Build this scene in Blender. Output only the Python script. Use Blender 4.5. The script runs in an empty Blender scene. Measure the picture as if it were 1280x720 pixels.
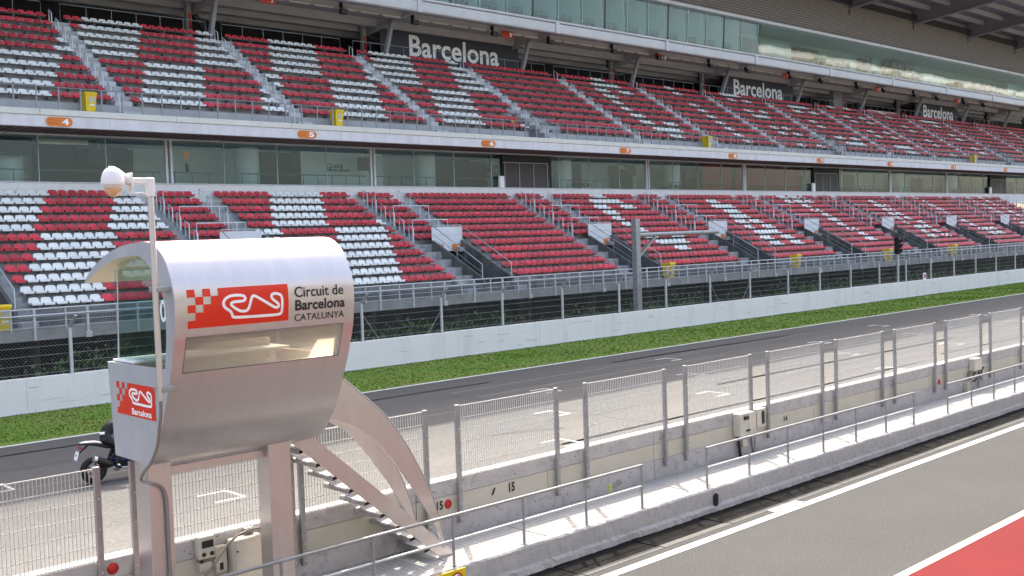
import bpy, bmesh, math, random
from mathutils import Vector, Matrix, noise as mnoise
random.seed(7)
SC = bpy.context.scene
COL = SC.collection
# ------------------------------------------------------------------ camera
cam_d = bpy.data.cameras.new("camera"); cam = bpy.data.objects.new("camera", cam_d); COL.objects.link(cam)
right = Vector((0.72770984, -0.68504463, -0.03394481)); up = Vector((0.05605753, 0.01007805, 0.99837668)); fwd = Vector((0.68359048, 0.72843139, -0.04573581))
m = Matrix((right, up, -fwd)).transposed().to_4x4(); m.translation = Vector((0, 0, 5.5))
cam.matrix_world = m
cam_d.sensor_width = 36; cam_d.lens = 36 * 1317 / 1280; cam_d.clip_start = 0.1; cam_d.clip_end = 3000
SC.camera = cam
# ------------------------------------------------------------------ sky, sun, exposure
AZ = math.radians(34.0); EL = math.radians(51.9)
w = bpy.data.worlds.new("World"); SC.world = w; w.use_nodes = True
nt = w.node_tree; bg = nt.nodes["Background"]
sky = nt.nodes.new("ShaderNodeTexSky"); sky.sky_type = 'NISHITA'; sky.sun_disc = False
sky.sun_elevation = EL; sky.sun_rotation = AZ; sky.air_density = 0.8; sky.dust_density = 4.0; sky.ozone_density = 0.3
nt.links.new(sky.outputs[0], bg.inputs[0]); bg.inputs[1].default_value = 0.15
sd = bpy.data.lights.new("sun", 'SUN'); sd.energy = 2.0; sd.angle = math.radians(0.5); sd.color = (1.0, 0.975, 0.935)
sun = bpy.data.objects.new("sun", sd); COL.objects.link(sun)
svec = Vector((math.sin(AZ) * math.cos(EL), math.cos(AZ) * math.cos(EL), math.sin(EL)))
sun.rotation_euler = (-svec).to_track_quat('-Z', 'Y').to_euler(); sun.location = (40, 40, 60)
SC.view_settings.view_transform = 'Standard'; SC.view_settings.look = 'None'; SC.view_settings.gamma = 1.0
SC.view_settings.exposure = 2.1
SC.view_settings.use_white_balance = True; SC.view_settings.white_balance_temperature = 7250; SC.view_settings.white_balance_tint = 8
SC.cycles.use_denoising = True
SC.cycles.max_bounces = 8; SC.cycles.diffuse_bounces = 4; SC.cycles.glossy_bounces = 4; SC.cycles.transparent_max_bounces = 24
SC.cycles.sample_clamp_indirect = 4.0
# ------------------------------------------------------------------ materials
def mat(name, c, rough=0.6, metal=0.0, c2=None, scale=3.0, detail=6.0, lo=0.35, hi=0.65, stretch=None, bump=0.0, bscale=None, c3=None, s3=40.0, island=0.0, spec=0.5):
    """Principled with a noise blend c..c2, optional fine speckle c3, relief and per-piece fading."""
    M = bpy.data.materials.new(name); M.use_nodes = True
    n = M.node_tree.nodes; l = M.node_tree.links; p = n["Principled BSDF"]
    p.inputs["Base Color"].default_value = (*c, 1); p.inputs["Roughness"].default_value = rough; p.inputs["Metallic"].default_value = metal
    p.inputs["Specular IOR Level"].default_value = spec
    tc = n.new("ShaderNodeTexCoord"); src = tc.outputs["Object"]
    if stretch:
        mp = n.new("ShaderNodeMapping"); mp.inputs["Scale"].default_value = stretch; l.new(src, mp.inputs[0]); src = mp.outputs[0]
    last = None
    if c2:
        t = n.new("ShaderNodeTexNoise"); t.inputs["Scale"].default_value = scale; t.inputs["Detail"].default_value = detail; t.inputs["Roughness"].default_value = 0.65; l.new(src, t.inputs[0])
        r = n.new("ShaderNodeMapRange"); r.inputs[1].default_value = lo; r.inputs[2].default_value = hi; l.new(t.outputs[0], r.inputs[0])
        x = n.new("ShaderNodeMix"); x.data_type = 'RGBA'; x.inputs[6].default_value = (*c, 1); x.inputs[7].default_value = (*c2, 1); l.new(r.outputs[0], x.inputs[0]); last = x.outputs[2]
    if c3:
        t3 = n.new("ShaderNodeTexNoise"); t3.inputs["Scale"].default_value = s3; t3.inputs["Detail"].default_value = 3; l.new(tc.outputs["Object"], t3.inputs[0])
        r3 = n.new("ShaderNodeMapRange"); r3.inputs[1].default_value = 0.5; r3.inputs[2].default_value = 0.72; l.new(t3.outputs[0], r3.inputs[0])
        x3 = n.new("ShaderNodeMix"); x3.data_type = 'RGBA'; x3.inputs[6].default_value = (*c, 1); x3.inputs[7].default_value = (*c3, 1); l.new(r3.outputs[0], x3.inputs[0])
        if last: l.new(last, x3.inputs[6])
        last = x3.outputs[2]
    if island:
        g = n.new("ShaderNodeNewGeometry"); hr = n.new("ShaderNodeHueSaturation"); oi = n.new("ShaderNodeObjectInfo")
        ad = n.new("ShaderNodeMath"); ad.operation = 'ADD'; l.new(g.outputs["Random Per Island"], ad.inputs[0]); l.new(oi.outputs["Random"], ad.inputs[1])
        fr = n.new("ShaderNodeMath"); fr.operation = 'FRACT'; l.new(ad.outputs[0], fr.inputs[0])
        mr = n.new("ShaderNodeMapRange"); mr.inputs[3].default_value = 1 - island; mr.inputs[4].default_value = 1 + island; l.new(fr.outputs[0], mr.inputs[0])
        l.new(mr.outputs[0], hr.inputs["Value"]); hr.inputs["Color"].default_value = (*c, 1)
        if last: l.new(last, hr.inputs["Color"])
        last = hr.outputs[0]
    if last: l.new(last, p.inputs["Base Color"])
    if bump:
        tb = n.new("ShaderNodeTexNoise"); tb.inputs["Scale"].default_value = bscale or scale * 6; tb.inputs["Detail"].default_value = 5; l.new(src, tb.inputs[0])
        b = n.new("ShaderNodeBump"); b.inputs["Strength"].default_value = bump; b.inputs["Distance"].default_value = 0.02; l.new(tb.outputs[0], b.inputs["Height"]); l.new(b.outputs[0], p.inputs["Normal"])
    return M
def brick_mat(name, c, c2, mortar, sx, sy, msize, rough=0.7, bump=0.4, offset=0.5, swap=False, dist=0.01):
    M = mat(name, c, rough); n = M.node_tree.nodes; l = M.node_tree.links; p = n["Principled BSDF"]
    tc = n.new("ShaderNodeTexCoord"); mp = n.new("ShaderNodeMapping"); l.new(tc.outputs["Object"], mp.inputs[0])
    if swap: mp.inputs["Rotation"].default_value = (math.radians(90), 0, 0)
    b = n.new("ShaderNodeTexBrick"); l.new(mp.outputs[0], b.inputs[0]); b.offset = offset
    b.inputs["Color1"].default_value = (*c, 1); b.inputs["Color2"].default_value = (*c2, 1); b.inputs["Mortar"].default_value = (*mortar, 1)
    b.inputs["Scale"].default_value = 1.0; b.inputs["Brick Width"].default_value = sx; b.inputs["Row Height"].default_value = sy; b.inputs["Mortar Size"].default_value = msize
    l.new(b.outputs["Color"], p.inputs["Base Color"])
    bu = n.new("ShaderNodeBump"); bu.inputs["Strength"].default_value = bump; bu.inputs["Distance"].default_value = dist; bu.invert = True; l.new(b.outputs["Fac"], bu.inputs["Height"]); l.new(bu.outputs[0], p.inputs["Normal"])
    return M
def glass(name, tint, ior=1.5, rough=0.0, wav=0.0, wscale=0.4):
    M = bpy.data.materials.new(name); M.use_nodes = True; n = M.node_tree.nodes; l = M.node_tree.links; n.remove(n["Principled BSDF"])
    o = n["Material Output"]; t = n.new("ShaderNodeBsdfTransparent"); t.inputs[0].default_value = (*tint, 1)
    g = n.new("ShaderNodeBsdfGlossy"); g.inputs["Roughness"].default_value = rough; f = n.new("ShaderNodeFresnel"); ge = n.new("ShaderNodeNewGeometry"); mr = n.new("ShaderNodeMapRange"); mr.inputs[3].default_value = ior; mr.inputs[4].default_value = 1 / ior; l.new(ge.outputs["Backfacing"], mr.inputs[0]); l.new(mr.outputs[0], f.inputs[0]); x = n.new("ShaderNodeMixShader")
    l.new(f.outputs[0], x.inputs[0]); l.new(t.outputs[0], x.inputs[1]); l.new(g.outputs[0], x.inputs[2]); l.new(x.outputs[0], o.inputs[0])
    if wav:
        tc = n.new("ShaderNodeTexCoord"); tb = n.new("ShaderNodeTexNoise"); tb.inputs["Scale"].default_value = wscale; tb.inputs["Detail"].default_value = 2; l.new(tc.outputs["Object"], tb.inputs[0])
        b = n.new("ShaderNodeBump"); b.inputs["Strength"].default_value = wav; b.inputs["Distance"].default_value = 0.3; l.new(tb.outputs[0], b.inputs["Height"]); l.new(b.outputs[0], g.inputs["Normal"])
    return M
X = {}
X['asphalt'] = mat('asphalt', (.056, .0565, .058), .9, c2=(.048, .0485, .050), scale=.35, bump=.3, bscale=90, c3=(.100, .1005, .102), s3=34, spec=.2)
X['track'] = mat('track_asphalt', (.150, .1475, .144), .9, c2=(.120, .118, .115), scale=1.0, stretch=(.05, .6, 1), bump=.3, bscale=60, c3=(.205, .197, .186), s3=11, spec=.2)
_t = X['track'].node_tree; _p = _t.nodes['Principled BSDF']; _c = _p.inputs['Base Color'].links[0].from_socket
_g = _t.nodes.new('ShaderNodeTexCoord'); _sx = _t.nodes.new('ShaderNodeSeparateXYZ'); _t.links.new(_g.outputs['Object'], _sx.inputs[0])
_r = _t.nodes.new('ShaderNodeMapRange'); _r.inputs[1].default_value = 19; _r.inputs[2].default_value = 29; _r.inputs[3].default_value = 0; _r.inputs[4].default_value = .62; _t.links.new(_sx.outputs['Y'], _r.inputs[0])  # roof shade deepened in the colour: asphalt darkens towards the grandstand side
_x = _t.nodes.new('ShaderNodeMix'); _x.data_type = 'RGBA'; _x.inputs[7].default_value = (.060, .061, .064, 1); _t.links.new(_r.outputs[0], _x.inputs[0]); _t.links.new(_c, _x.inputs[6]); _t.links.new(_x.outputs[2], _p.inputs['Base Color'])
X['rubber_mark'] = mat('rubber_mark', (.108, .106, .104), .85, c2=(.138, .135, .131), scale=6, stretch=(.3, 1, 1))
X['crack'] = mat('sealed_crack', (.030, .030, .030), .8)
X['red_paint'] = mat('red_ground_paint', (.145, .0125, .0150), .8, c2=(.122, .011, .013), scale=.9, bump=.2, bscale=60, c3=(.12, .011, .012), s3=30, spec=.12)
X['white_line'] = mat('white_road_paint', (.62, .62, .60), .6, c2=(.34, .34, .33), scale=7, lo=.52, hi=.85)
X['earth'] = mat('earth', (.035, .033, .027), .95, c2=(.02, .024, .015), scale=.8)
X['grass_soil'] = mat('grass_mat', (.11, .20, .020), .95, c2=(.18, .19, .05), scale=.6, lo=.45, hi=.7, bump=.4, bscale=12, c3=(.02, .05, .01), s3=9)
X['grass'] = mat('grass_blades', (.115, .225, .020), .9, c2=(.18, .25, .045), scale=.5, lo=.42, hi=.72, island=.35, spec=.1)
X['leaf'] = mat('shrub_leaf', (.045, .10, .018), .8, c2=(.075, .13, .03), scale=.8, island=.4)
X['white_wall'] = mat('painted_white_wall', (.82, .80, .775), .7, c2=(.66, .645, .62), scale=1.1, lo=.48, hi=.85, stretch=(1, 1, .15), bump=.1, bscale=8)
X['wall_paint'] = mat('worn_white_concrete', (.47, .455, .465), .8, c2=(.41, .395, .405), scale=2.0, bump=.3, bscale=25, c3=(.35, .34, .34), s3=7)
X['wall_cream'] = mat('cream_panel', (.53, .505, .435), .75, c2=(.49, .465, .39), scale=1.5, bump=.2, bscale=20)
X['pave'] = brick_mat('waffle_paving', (.37, .37, .365), (.40, .40, .39), (.27, .27, .265), .12, .09, .014, .85, .5, offset=0)
X['kerb'] = mat('kerb_concrete', (.48, .465, .475), .85, c2=(.41, .40, .405), scale=2.2, bump=.45, bscale=18, c3=(.36, .35, .35), s3=9)
X['gutter'] = mat('gutter_concrete', (.115, .112, .108), .9, c2=(.085, .083, .08), scale=3, bump=.4, bscale=30)
X['channel'] = mat('dirty_channel', (.020, .020, .020), .95, c2=(.012, .012, .012), scale=3, bump=.2, bscale=40, spec=.03)
X['step'] = mat('precast_steps', (.60, .61, .62), .9, c2=(.50, .51, .52), scale=2)
X['dark'] = mat('black_shade', (.015, .015, .016), .8)
X['galv'] = mat('galvanised_steel', (.36, .365, .37), .5, .4, c2=(.28, .285, .29), scale=5)
X['galv_l'] = mat('bright_galvanised', (.60, .61, .61), .5, .25, c2=(.50, .51, .51), scale=4)
X['wire'] = mat('mesh_wire', (.60, .60, .59), .5, .0)
X['link'] = mat('chain_link_wire', (.20, .205, .205), .6, .2)
X['alu'] = mat('brushed_aluminium', (.64, .605, .605), .37, .88, c2=(.60, .567, .567), scale=4.0, stretch=(2, .6, .4), bump=.02, bscale=60)
X['alu_d'] = mat('satin_aluminium', (.56, .57, .61), .5, .6, c2=(.50, .51, .55), scale=2.5)
X['beige'] = mat('cabin_lining', (.66, .58, .44), .7, c2=(.60, .52, .39), scale=2)
X['post_pink'] = mat('weathered_post', (.42, .36, .35), .5, .35, c2=(.35, .30, .29), scale=6)
X['concrete'] = mat('terrace_concrete', (.40, .40, .40), .9, c2=(.31, .31, .31), scale=1.2, bump=.25, bscale=14, c3=(.22, .22, .22), s3=2.2)
X['concrete_u'] = mat('upper_terrace_concrete', (.43, .43, .435), .9, c2=(.37, .37, .375), scale=1.2, bump=.2, bscale=14)
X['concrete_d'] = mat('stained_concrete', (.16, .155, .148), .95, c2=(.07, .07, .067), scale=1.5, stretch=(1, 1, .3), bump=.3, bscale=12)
X['beam'] = mat('edge_beam_concrete', (.36, .34, .31), .9, c2=(.24, .23, .21), scale=1.2, bump=.2)
X['fascia'] = mat('fascia_concrete', (.75, .72, .72), .8, c2=(.58, .555, .55), scale=1.6, lo=.42, hi=.8, stretch=(1, 1, .25), bump=.1)
X['coping'] = mat('cream_coping', (.76, .73, .65), .8, c2=(.69, .66, .58), scale=1.2)
X['soffit'] = mat('brown_soffit', (.22, .17, .155), .7, c2=(.18, .14, .128), scale=1)
X['white_steel'] = mat('white_steel', (.74, .75, .77), .45, c2=(.66, .67, .69), scale=.8)
X['ceil'] = mat('ceiling_slab', (.47, .47, .47), .8, c2=(.40, .40, .40), scale=.8)
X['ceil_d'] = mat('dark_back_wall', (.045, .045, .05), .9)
X['column'] = mat('grey_column', (.34, .34, .35), .7, c2=(.29, .29, .30), scale=2)
X['seat_red'] = mat('red_plastic', (.63, .042, .056), .42, c2=(.52, .045, .058), scale=1.4, lo=.45, hi=.75, island=.22)
X['seat_white'] = mat('white_plastic', (.84, .83, .78), .45, c2=(.70, .69, .64), scale=1.4, lo=.5, hi=.8, island=.08)
X['bracket'] = mat('seat_bracket', (.14, .14, .14), .6)
X['yellow'] = mat('yellow_plastic', (.80, .55, .015), .45)
X['paper'] = mat('label_paper', (.8, .8, .74), .6)
X['orange'] = mat('orange_sign', (.72, .20, .02), .5)
X['red_sign'] = mat('red_sign', (.50, .035, .012), .5)
X['logo_red'] = mat('logo_red', (.74, .025, .005), .35)
X['white'] = mat('white_print', (.94, .94, .93), .5)
X['ink'] = mat('black_print', (.02, .02, .022), .5)
X['banner'] = mat('slate_banner', (.045, .05, .065), .75, c2=(.055, .06, .075), scale=.6)
X['disc'] = mat('red_disc_paint', (.55, .015, .012), .5, c2=(.42, .012, .01), scale=20)
X['box'] = mat('cream_enclosure', (.60, .57, .50), .5, c2=(.52, .49, .42), scale=4)
X['black'] = mat('black_plastic', (.010, .010, .011), .45)
X['rubber'] = mat('tyre_rubber', (.009, .009, .009), .75)
X['blue'] = mat('blue_fairing', (.004, .008, .06), .3)
X['chrome'] = mat('chrome', (.7, .7, .7), .2, 1.0)
X['leather'] = mat('black_leather', (.006, .006, .009), .55)
X['lens'] = mat('amber_dome', (.75, .42, .22), .15)
X['cam_white'] = mat('camera_housing', (.80, .78, .76), .45)
X['cable'] = mat('grey_conduit', (.26, .22, .21), .6)
X['lime'] = mat('lime_paint', (.45, .72, .03), .6)
X['clad'] = brick_mat('cladding_slats', (.46, .41, .375), (.41, .37, .34), (.20, .175, .16), .55, .26, .09, .8, .6, swap=True, dist=.05)
X['louvre'] = mat('roof_deck', (.20, .205, .24), .7, c2=(.16, .165, .20), scale=.5)
X['truss'] = mat('roof_girder', (.25, .25, .28), .6)
X['purlin'] = mat('roof_purlin', (.42, .42, .43), .6)
X['room_white'] = mat('lounge_wall', (.50, .56, .565), .8, c2=(.45, .505, .51), scale=.6)
X['room_dark'] = mat('lounge_dark_wall', (.10, .11, .11), .8)
X['room_red'] = mat('lounge_red_wall', (.20, .006, .012), .7)
X['room_floor'] = mat('lounge_floor', (.70, .70, .68), .6)
X['door'] = mat('brown_door', (.060, .052, .050), .6)
X['photo'] = mat('framed_photo', (.10, .10, .08), .5, c2=(.35, .33, .28), scale=2.5, lo=.45, hi=.6)
X['teal'] = mat('teal_partition', (.46, .64, .61), .5)
X['cabin_glass'] = glass('cabin_glass', (.82, .92, .91), 1.55)
X['slot_glass'] = glass('window_glass', (.86, .80, .68), 1.5)
_n = X['slot_glass'].node_tree; _o = _n.nodes['Material Output']; _prev = _o.inputs[0].links[0].from_socket
_tl = _n.nodes.new('ShaderNodeBsdfTranslucent'); _tl.inputs[0].default_value = (.80, .72, .60, 1); _df = _n.nodes.new('ShaderNodeBsdfDiffuse'); _df.inputs[0].default_value = (.66, .57, .49, 1)
_m1 = _n.nodes.new('ShaderNodeMixShader'); _m1.inputs[0].default_value = .45; _n.links.new(_tl.outputs[0], _m1.inputs[1]); _n.links.new(_df.outputs[0], _m1.inputs[2])
_m2 = _n.nodes.new('ShaderNodeMixShader'); _m2.inputs[0].default_value = .72; _n.links.new(_prev, _m2.inputs[1]); _n.links.new(_m1.outputs[0], _m2.inputs[2]); _n.links.new(_m2.outputs[0], _o.inputs[0])
X['lounge_glass'] = glass('lounge_glass', (.90, .965, .955), 1.4)
X['suite_glass'] = glass('suite_glass', (.90, .975, .965), 1.5, wav=.02, wscale=.3)
X['mirror_glass'] = glass('mirror_glass', (.84, .95, .94), 1.75, wav=.03, wscale=.3)
X['pb_wall'] = mat('pit_building_wall', (.42, .39, .34), .8, c2=(.36, .33, .29), scale=.5)
X['pb_dark'] = mat('pit_building_glazing', (.06, .09, .10), .15)
X['steel_tread'] = mat('tread_plate', (.42, .42, .43), .5, .5, c2=(.34, .34, .35), scale=9)
X['rim'] = mat('alloy_rim', (.05, .05, .055), .35, .6)

# ------------------------------------------------------------------ mesh helpers
class MB:
    def __init__(s): s.v = []; s.f = []; s.m = []; s.sm = []
    def add(s, vs, fs, mi=0, smooth=False):
        o = len(s.v); s.v += [tuple(a) for a in vs]
        for f in fs: s.f.append([i + o for i in f]); s.m.append(mi); s.sm.append(smooth)
        return s
    def box(s, x0, x1, y0, y1, z0, z1, mi=0):
        return s.add([(x0, y0, z0), (x1, y0, z0), (x1, y1, z0), (x0, y1, z0), (x0, y0, z1), (x1, y0, z1), (x1, y1, z1), (x0, y1, z1)],
                     [(0, 3, 2, 1), (4, 5, 6, 7), (0, 1, 5, 4), (1, 2, 6, 5), (2, 3, 7, 6), (3, 0, 4, 7)], mi)
    def cbox(s, c, d, mi=0): return s.box(c[0] - d[0] / 2, c[0] + d[0] / 2, c[1] - d[1] / 2, c[1] + d[1] / 2, c[2] - d[2] / 2, c[2] + d[2] / 2, mi)
    def chbox(s, x0, x1, y0, y1, z0, z1, b, mi=0):
        """box with bevelled edges"""
        bm = bmesh.new(); bmesh.ops.create_cube(bm, size=1)
        for v in bm.verts: v.co = Vector(((x0 + x1) / 2 + v.co.x * (x1 - x0), (y0 + y1) / 2 + v.co.y * (y1 - y0), (z0 + z1) / 2 + v.co.z * (z1 - z0)))
        bmesh.ops.bevel(bm, geom=bm.edges[:], offset=b, segments=1, affect='EDGES', profile=.5)
        bm.verts.index_update(); s.add([v.co for v in bm.verts], [[v.index for v in f.verts] for f in bm.faces], mi); bm.free(); return s
    def beam(s, a, b, w_, h_, mi=0, upv=(0, 0, 1)):
        a = Vector(a); b = Vector(b); d = (b - a).normalized(); sx = d.cross(Vector(upv))
        if sx.length < 1e-4: sx = d.cross(Vector((0, 1, 0)))
        sx.normalize(); uy = sx.cross(d).normalized(); vs = []
        for p in (a, b):
            for i, j in ((-1, -1), (1, -1), (1, 1), (-1, 1)): vs.append(p + sx * (i * w_ / 2) + uy * (j * h_ / 2))
        return s.add(vs, [(0, 1, 2, 3)[::-1], (4, 5, 6, 7), (0, 4, 5, 1)[::-1], (1, 5, 6, 2)[::-1], (2, 6, 7, 3)[::-1], (3, 7, 4, 0)[::-1]], mi)
    def tube(s, pts, r, n=8, mi=0, caps=True, smooth=True):
        pts = [Vector(p) for p in pts]; rings = []; prev = None
        rs = r if isinstance(r, (list, tuple)) else [r] * len(pts)
        for i, p in enumerate(pts):
            d = (pts[min(i + 1, len(pts) - 1)] - pts[max(i - 1, 0)]).normalized()
            if prev is None:
                a = d.cross(Vector((0, 0, 1)));
                if a.length < 1e-3: a = d.cross(Vector((0, 1, 0)))
            else: a = prev - d * prev.dot(d)
            a.normalize(); prev = a; b = d.cross(a)
            rings.append([p + (a * math.cos(2 * math.pi * k / n) + b * math.sin(2 * math.pi * k / n)) * rs[i] for k in range(n)])
        vs = [v for g in rings for v in g]; fs = []
        for i in range(len(pts) - 1):
            for k in range(n): fs.append((i * n + k, i * n + (k + 1) % n, (i + 1) * n + (k + 1) % n, (i + 1) * n + k))
        s.add(vs, fs, mi, smooth)
        if caps: s.add(rings[0], [tuple(range(n))[::-1]], mi); s.add(rings[-1], [tuple(range(n))], mi)
        return s
    def prism(s, poly, axis, a0, a1, mi=0, smooth=False):
        """poly: 2-D points; axis 'x': (y,z), 'y': (x,z), 'z': (x,y); extruded a0..a1"""
        n = len(poly)
        def P(p, a): return {'x': (a, p[0], p[1]), 'y': (p[0], a, p[1]), 'z': (p[0], p[1], a)}[axis]
        vs = [P(p, a0) for p in poly] + [P(p, a1) for p in poly]
        s.add(vs, [tuple(range(n))[::-1], tuple(range(n, 2 * n))], mi)
        s.add(vs, [(i, (i + 1) % n, n + (i + 1) % n, n + i) for i in range(n)], mi, smooth); return s
    def lathe(s, prof, c, n=16, axis='z', mi=0, smooth=True):
        vs = []; fs = []
        for r, h in prof:
            for k in range(n):
                a = 2 * math.pi * k / n; u, v = r * math.cos(a), r * math.sin(a)
                vs.append({'z': (c[0] + u, c[1] + v, c[2] + h), 'y': (c[0] + u, c[1] + h, c[2] + v), 'x': (c[0] + h, c[1] + u, c[2] + v)}[axis])
        for i in range(len(prof) - 1):
            for k in range(n): fs.append((i * n + k, i * n + (k + 1) % n, (i + 1) * n + (k + 1) % n, (i + 1) * n + k))
        return s.add(vs, fs, mi, smooth)
    def mesh(s, name, mats, org=(0, 0, 0), fix=True):
        me = bpy.data.meshes.new(name); o = Vector(org)
        me.from_pydata([tuple(Vector(v) - o) for v in s.v], [], s.f)
        for mt in (mats if isinstance(mats, (list, tuple)) else [mats]): me.materials.append(X[mt] if isinstance(mt, str) else mt)
        me.polygons.foreach_set('material_index', s.m); me.polygons.foreach_set('use_smooth', s.sm)
        if fix:
            bm = bmesh.new(); bm.from_mesh(me); bmesh.ops.recalc_face_normals(bm, faces=bm.faces); bm.to_mesh(me); bm.free()
        me.update(); return me
    def build(s, name, mats, parent=None, fix=True, **k):
        org = parent.get('_o', (0, 0, 0)) if parent else k.pop('org', (0, 0, 0))
        o = bpy.data.objects.new(name, s.mesh(name, mats, org, fix)); COL.objects.link(o); o['_o'] = tuple(org)
        if parent: o.parent = parent
        else: o.location = org
        return tag(o, **k)
def tag(o, label=None, cat=None, group=None, kind=None):
    if label: o['label'] = label
    if cat: o['category'] = cat
    if group: o['group'] = group
    if kind: o['kind'] = kind
    return o
def empty(name, loc, label, cat, group=None, local=False):
    o = bpy.data.objects.new(name, None); COL.objects.link(o); o.location = loc; o.empty_display_size = .2
    o['_o'] = (0, 0, 0) if local else tuple(loc)
    return tag(o, label, cat, group)
def inst(name, me, parent, loc, rotz=0.0, **k):
    o = bpy.data.objects.new(name, me); COL.objects.link(o); o.parent = parent
    po = Vector(parent.get('_o', (0, 0, 0))) if parent else Vector((0, 0, 0))
    o.location = Vector(loc) - po; o.rotation_euler = (0, 0, rotz); o['_o'] = tuple(loc); return tag(o, **k)
def kids(o): return [c for c in COL.objects if c.parent == o]
def dup(root, loc, label, tree=None):
    r = root.copy(); COL.objects.link(r); r.location = loc; r['label'] = label
    for ch in (tree if tree is not None else root.children):
        c = ch.copy(); COL.objects.link(c); c.parent = r
        for g in ch.children:
            d = g.copy(); COL.objects.link(d); d.parent = c
    return r
_tx = {}
def text2d(s, bold=0.0):
    """glyph outlines as flat faces, box normalised to 0..1 in both directions"""
    if (s, bold) in _tx: return _tx[(s, bold)]
    cu = bpy.data.curves.new("t", 'FONT'); cu.body = s; cu.size = 1; cu.offset = bold; cu.resolution_u = 4; cu.space_character = 1.0 + bold
    o = bpy.data.objects.new("t", cu); COL.objects.link(o); dg = bpy.context.evaluated_depsgraph_get()
    me = bpy.data.meshes.new_from_object(o.evaluated_get(dg)); vs = [(v.co.x, v.co.y) for v in me.vertices]; fs = [tuple(p.vertices) for p in me.polygons]
    bpy.data.objects.remove(o); bpy.data.curves.remove(cu); bpy.data.meshes.remove(me)
    x0 = min(v[0] for v in vs); x1 = max(v[0] for v in vs); y0 = min(v[1] for v in vs); y1 = max(v[1] for v in vs)
    vs = [((v[0] - x0) / (x1 - x0), (v[1] - y0) / (y1 - y0)) for v in vs]
    _tx[(s, bold)] = (vs, fs); return vs, fs
def lettering(mb, s, fn, bold=0.0, mi=0, d=None):
    """fn(u,v) -> point. With d (a vector) the glyphs get depth."""
    vs, fs = text2d(s, bold); P = [Vector(fn(u, v)) for u, v in vs]
    mb.add(P, fs, mi)
    return mb
def onface(x0, x1, y, z0, z1): return lambda u, v: (x0 + (x1 - x0) * u, y, z0 + (z1 - z0) * v)
S = dict(kind='structure')
XA, XB = -30.0, 200.0
# ================================================================== SETTING
MB().box(-400, 800, -400, 800, -.5, -.03).build('ground', 'earth', **S)
MB().box(-60, 320, 4.6, 7.78, -.02, 0).build('working_lane', 'red_paint', **S)
MB().box(-60, 320, 7.78, 11.60, -.02, 0).build('pit_lane', 'asphalt', **S)
MB().box(-60, 320, -12, 4.6, -.02, -.004).build('garage_apron', 'asphalt', **S)
MB().box(-60, 320, 7.78, 7.93, 0, .005).build('red_lane_edge_line', 'white_line', **S)
MB().box(-60, 320, 11.24, 11.42, 0, .005).build('pit_lane_line', 'white_line', **S)
MB().box(17.6, 18.6, 11.38, 11.62, 0, .009).build('paint_patch', 'white_line', **S)
gut = bpy.data.objects.new('gutter', None); COL.objects.link(gut); gut['kind'] = 'structure'; gut['_o'] = (0, 0, 0)
mg = MB().chbox(0, 2.005, 11.605, 11.76, -.1, .006, .006).mesh('slab', 'gutter'); mg2 = MB().chbox(0, 1.98, 11.785, 12.47, -.1, -.012, .006).mesh('channel_slab', 'channel')
for i in range(-1, 26):
    inst('slab', mg, gut, (2.2 + 2.03 * i, 0, 0)); inst('channel_slab', mg2, gut, (2.2 + 2.03 * i, 0, 0))
MB().box(-60, 320, 11.60, 12.5, -.09, -.045).build('gutter_bed', 'dark', gut)
# raised walkway between pit lane and pit wall
plat = bpy.data.objects.new('walkway', None); COL.objects.link(plat); plat['kind'] = 'structure'; plat['_o'] = (0, 0, 0)
ms = MB().chbox(0, 2.015, 12.60, 13.775, .2, .46, .008).mesh('paving_slab', 'pave')
for i in range(-2, 26): inst('paving_slab', ms, plat, (2.28 + 2.03 * i, 0, random.uniform(-.004, .003)))
# kerb with a rough battered foot
random.seed(3)
kb = MB(); N = 1300; xs = [-10 + i * .085 for i in range(N)]
prof = []
for i, x in enumerate(xs):
    r = lambda a, _x=x: a * (1.5 * mnoise.noise((_x * 1.7, a * 900, 0)) + 1.2 * mnoise.noise((_x * 7.0, a * 500, 3)) + .5 * random.uniform(-1, 1))
    prof.append([(x, 12.595, .455), (x, 12.47 + r(.004), .452 + r(.003)), (x, 12.445 + r(.006), .42 + r(.01)), (x, 12.43 + r(.004), .13 + r(.012)), (x, 12.405 + r(.014), .085 + r(.014)), (x, 12.39 + r(.016), -.02), (x, 12.595, -.02)])
vs = [p for q in prof for p in q]; fs = []
for i in range(N - 1):
    for k in range(6): fs.append((i * 7 + k, i * 7 + k + 1, i * 7 + 8 + k, i * 7 + 7 + k))
kb.add(vs, fs).build('kerb', 'kerb', plat)
for px in (17.0,):
    a = MB(); n = 14; pts = [(px + .07 * math.cos(math.pi * k / n), 12.425, .27 + .07 * math.sin(math.pi * k / n)) for k in range(n + 1)] + [(px - .06, 12.425, .09), (px + .06, 12.425, .09)]
    b = [(p[0], 12.40, p[2]) for p in pts]; a.add(b + pts, [tuple(range(len(b)))] + [(i, (i + 1) % len(b), len(b) + (i + 1) % len(b), len(b) + i) for i in range(len(b))]).build('drain_outlet', 'dark', plat)
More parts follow.
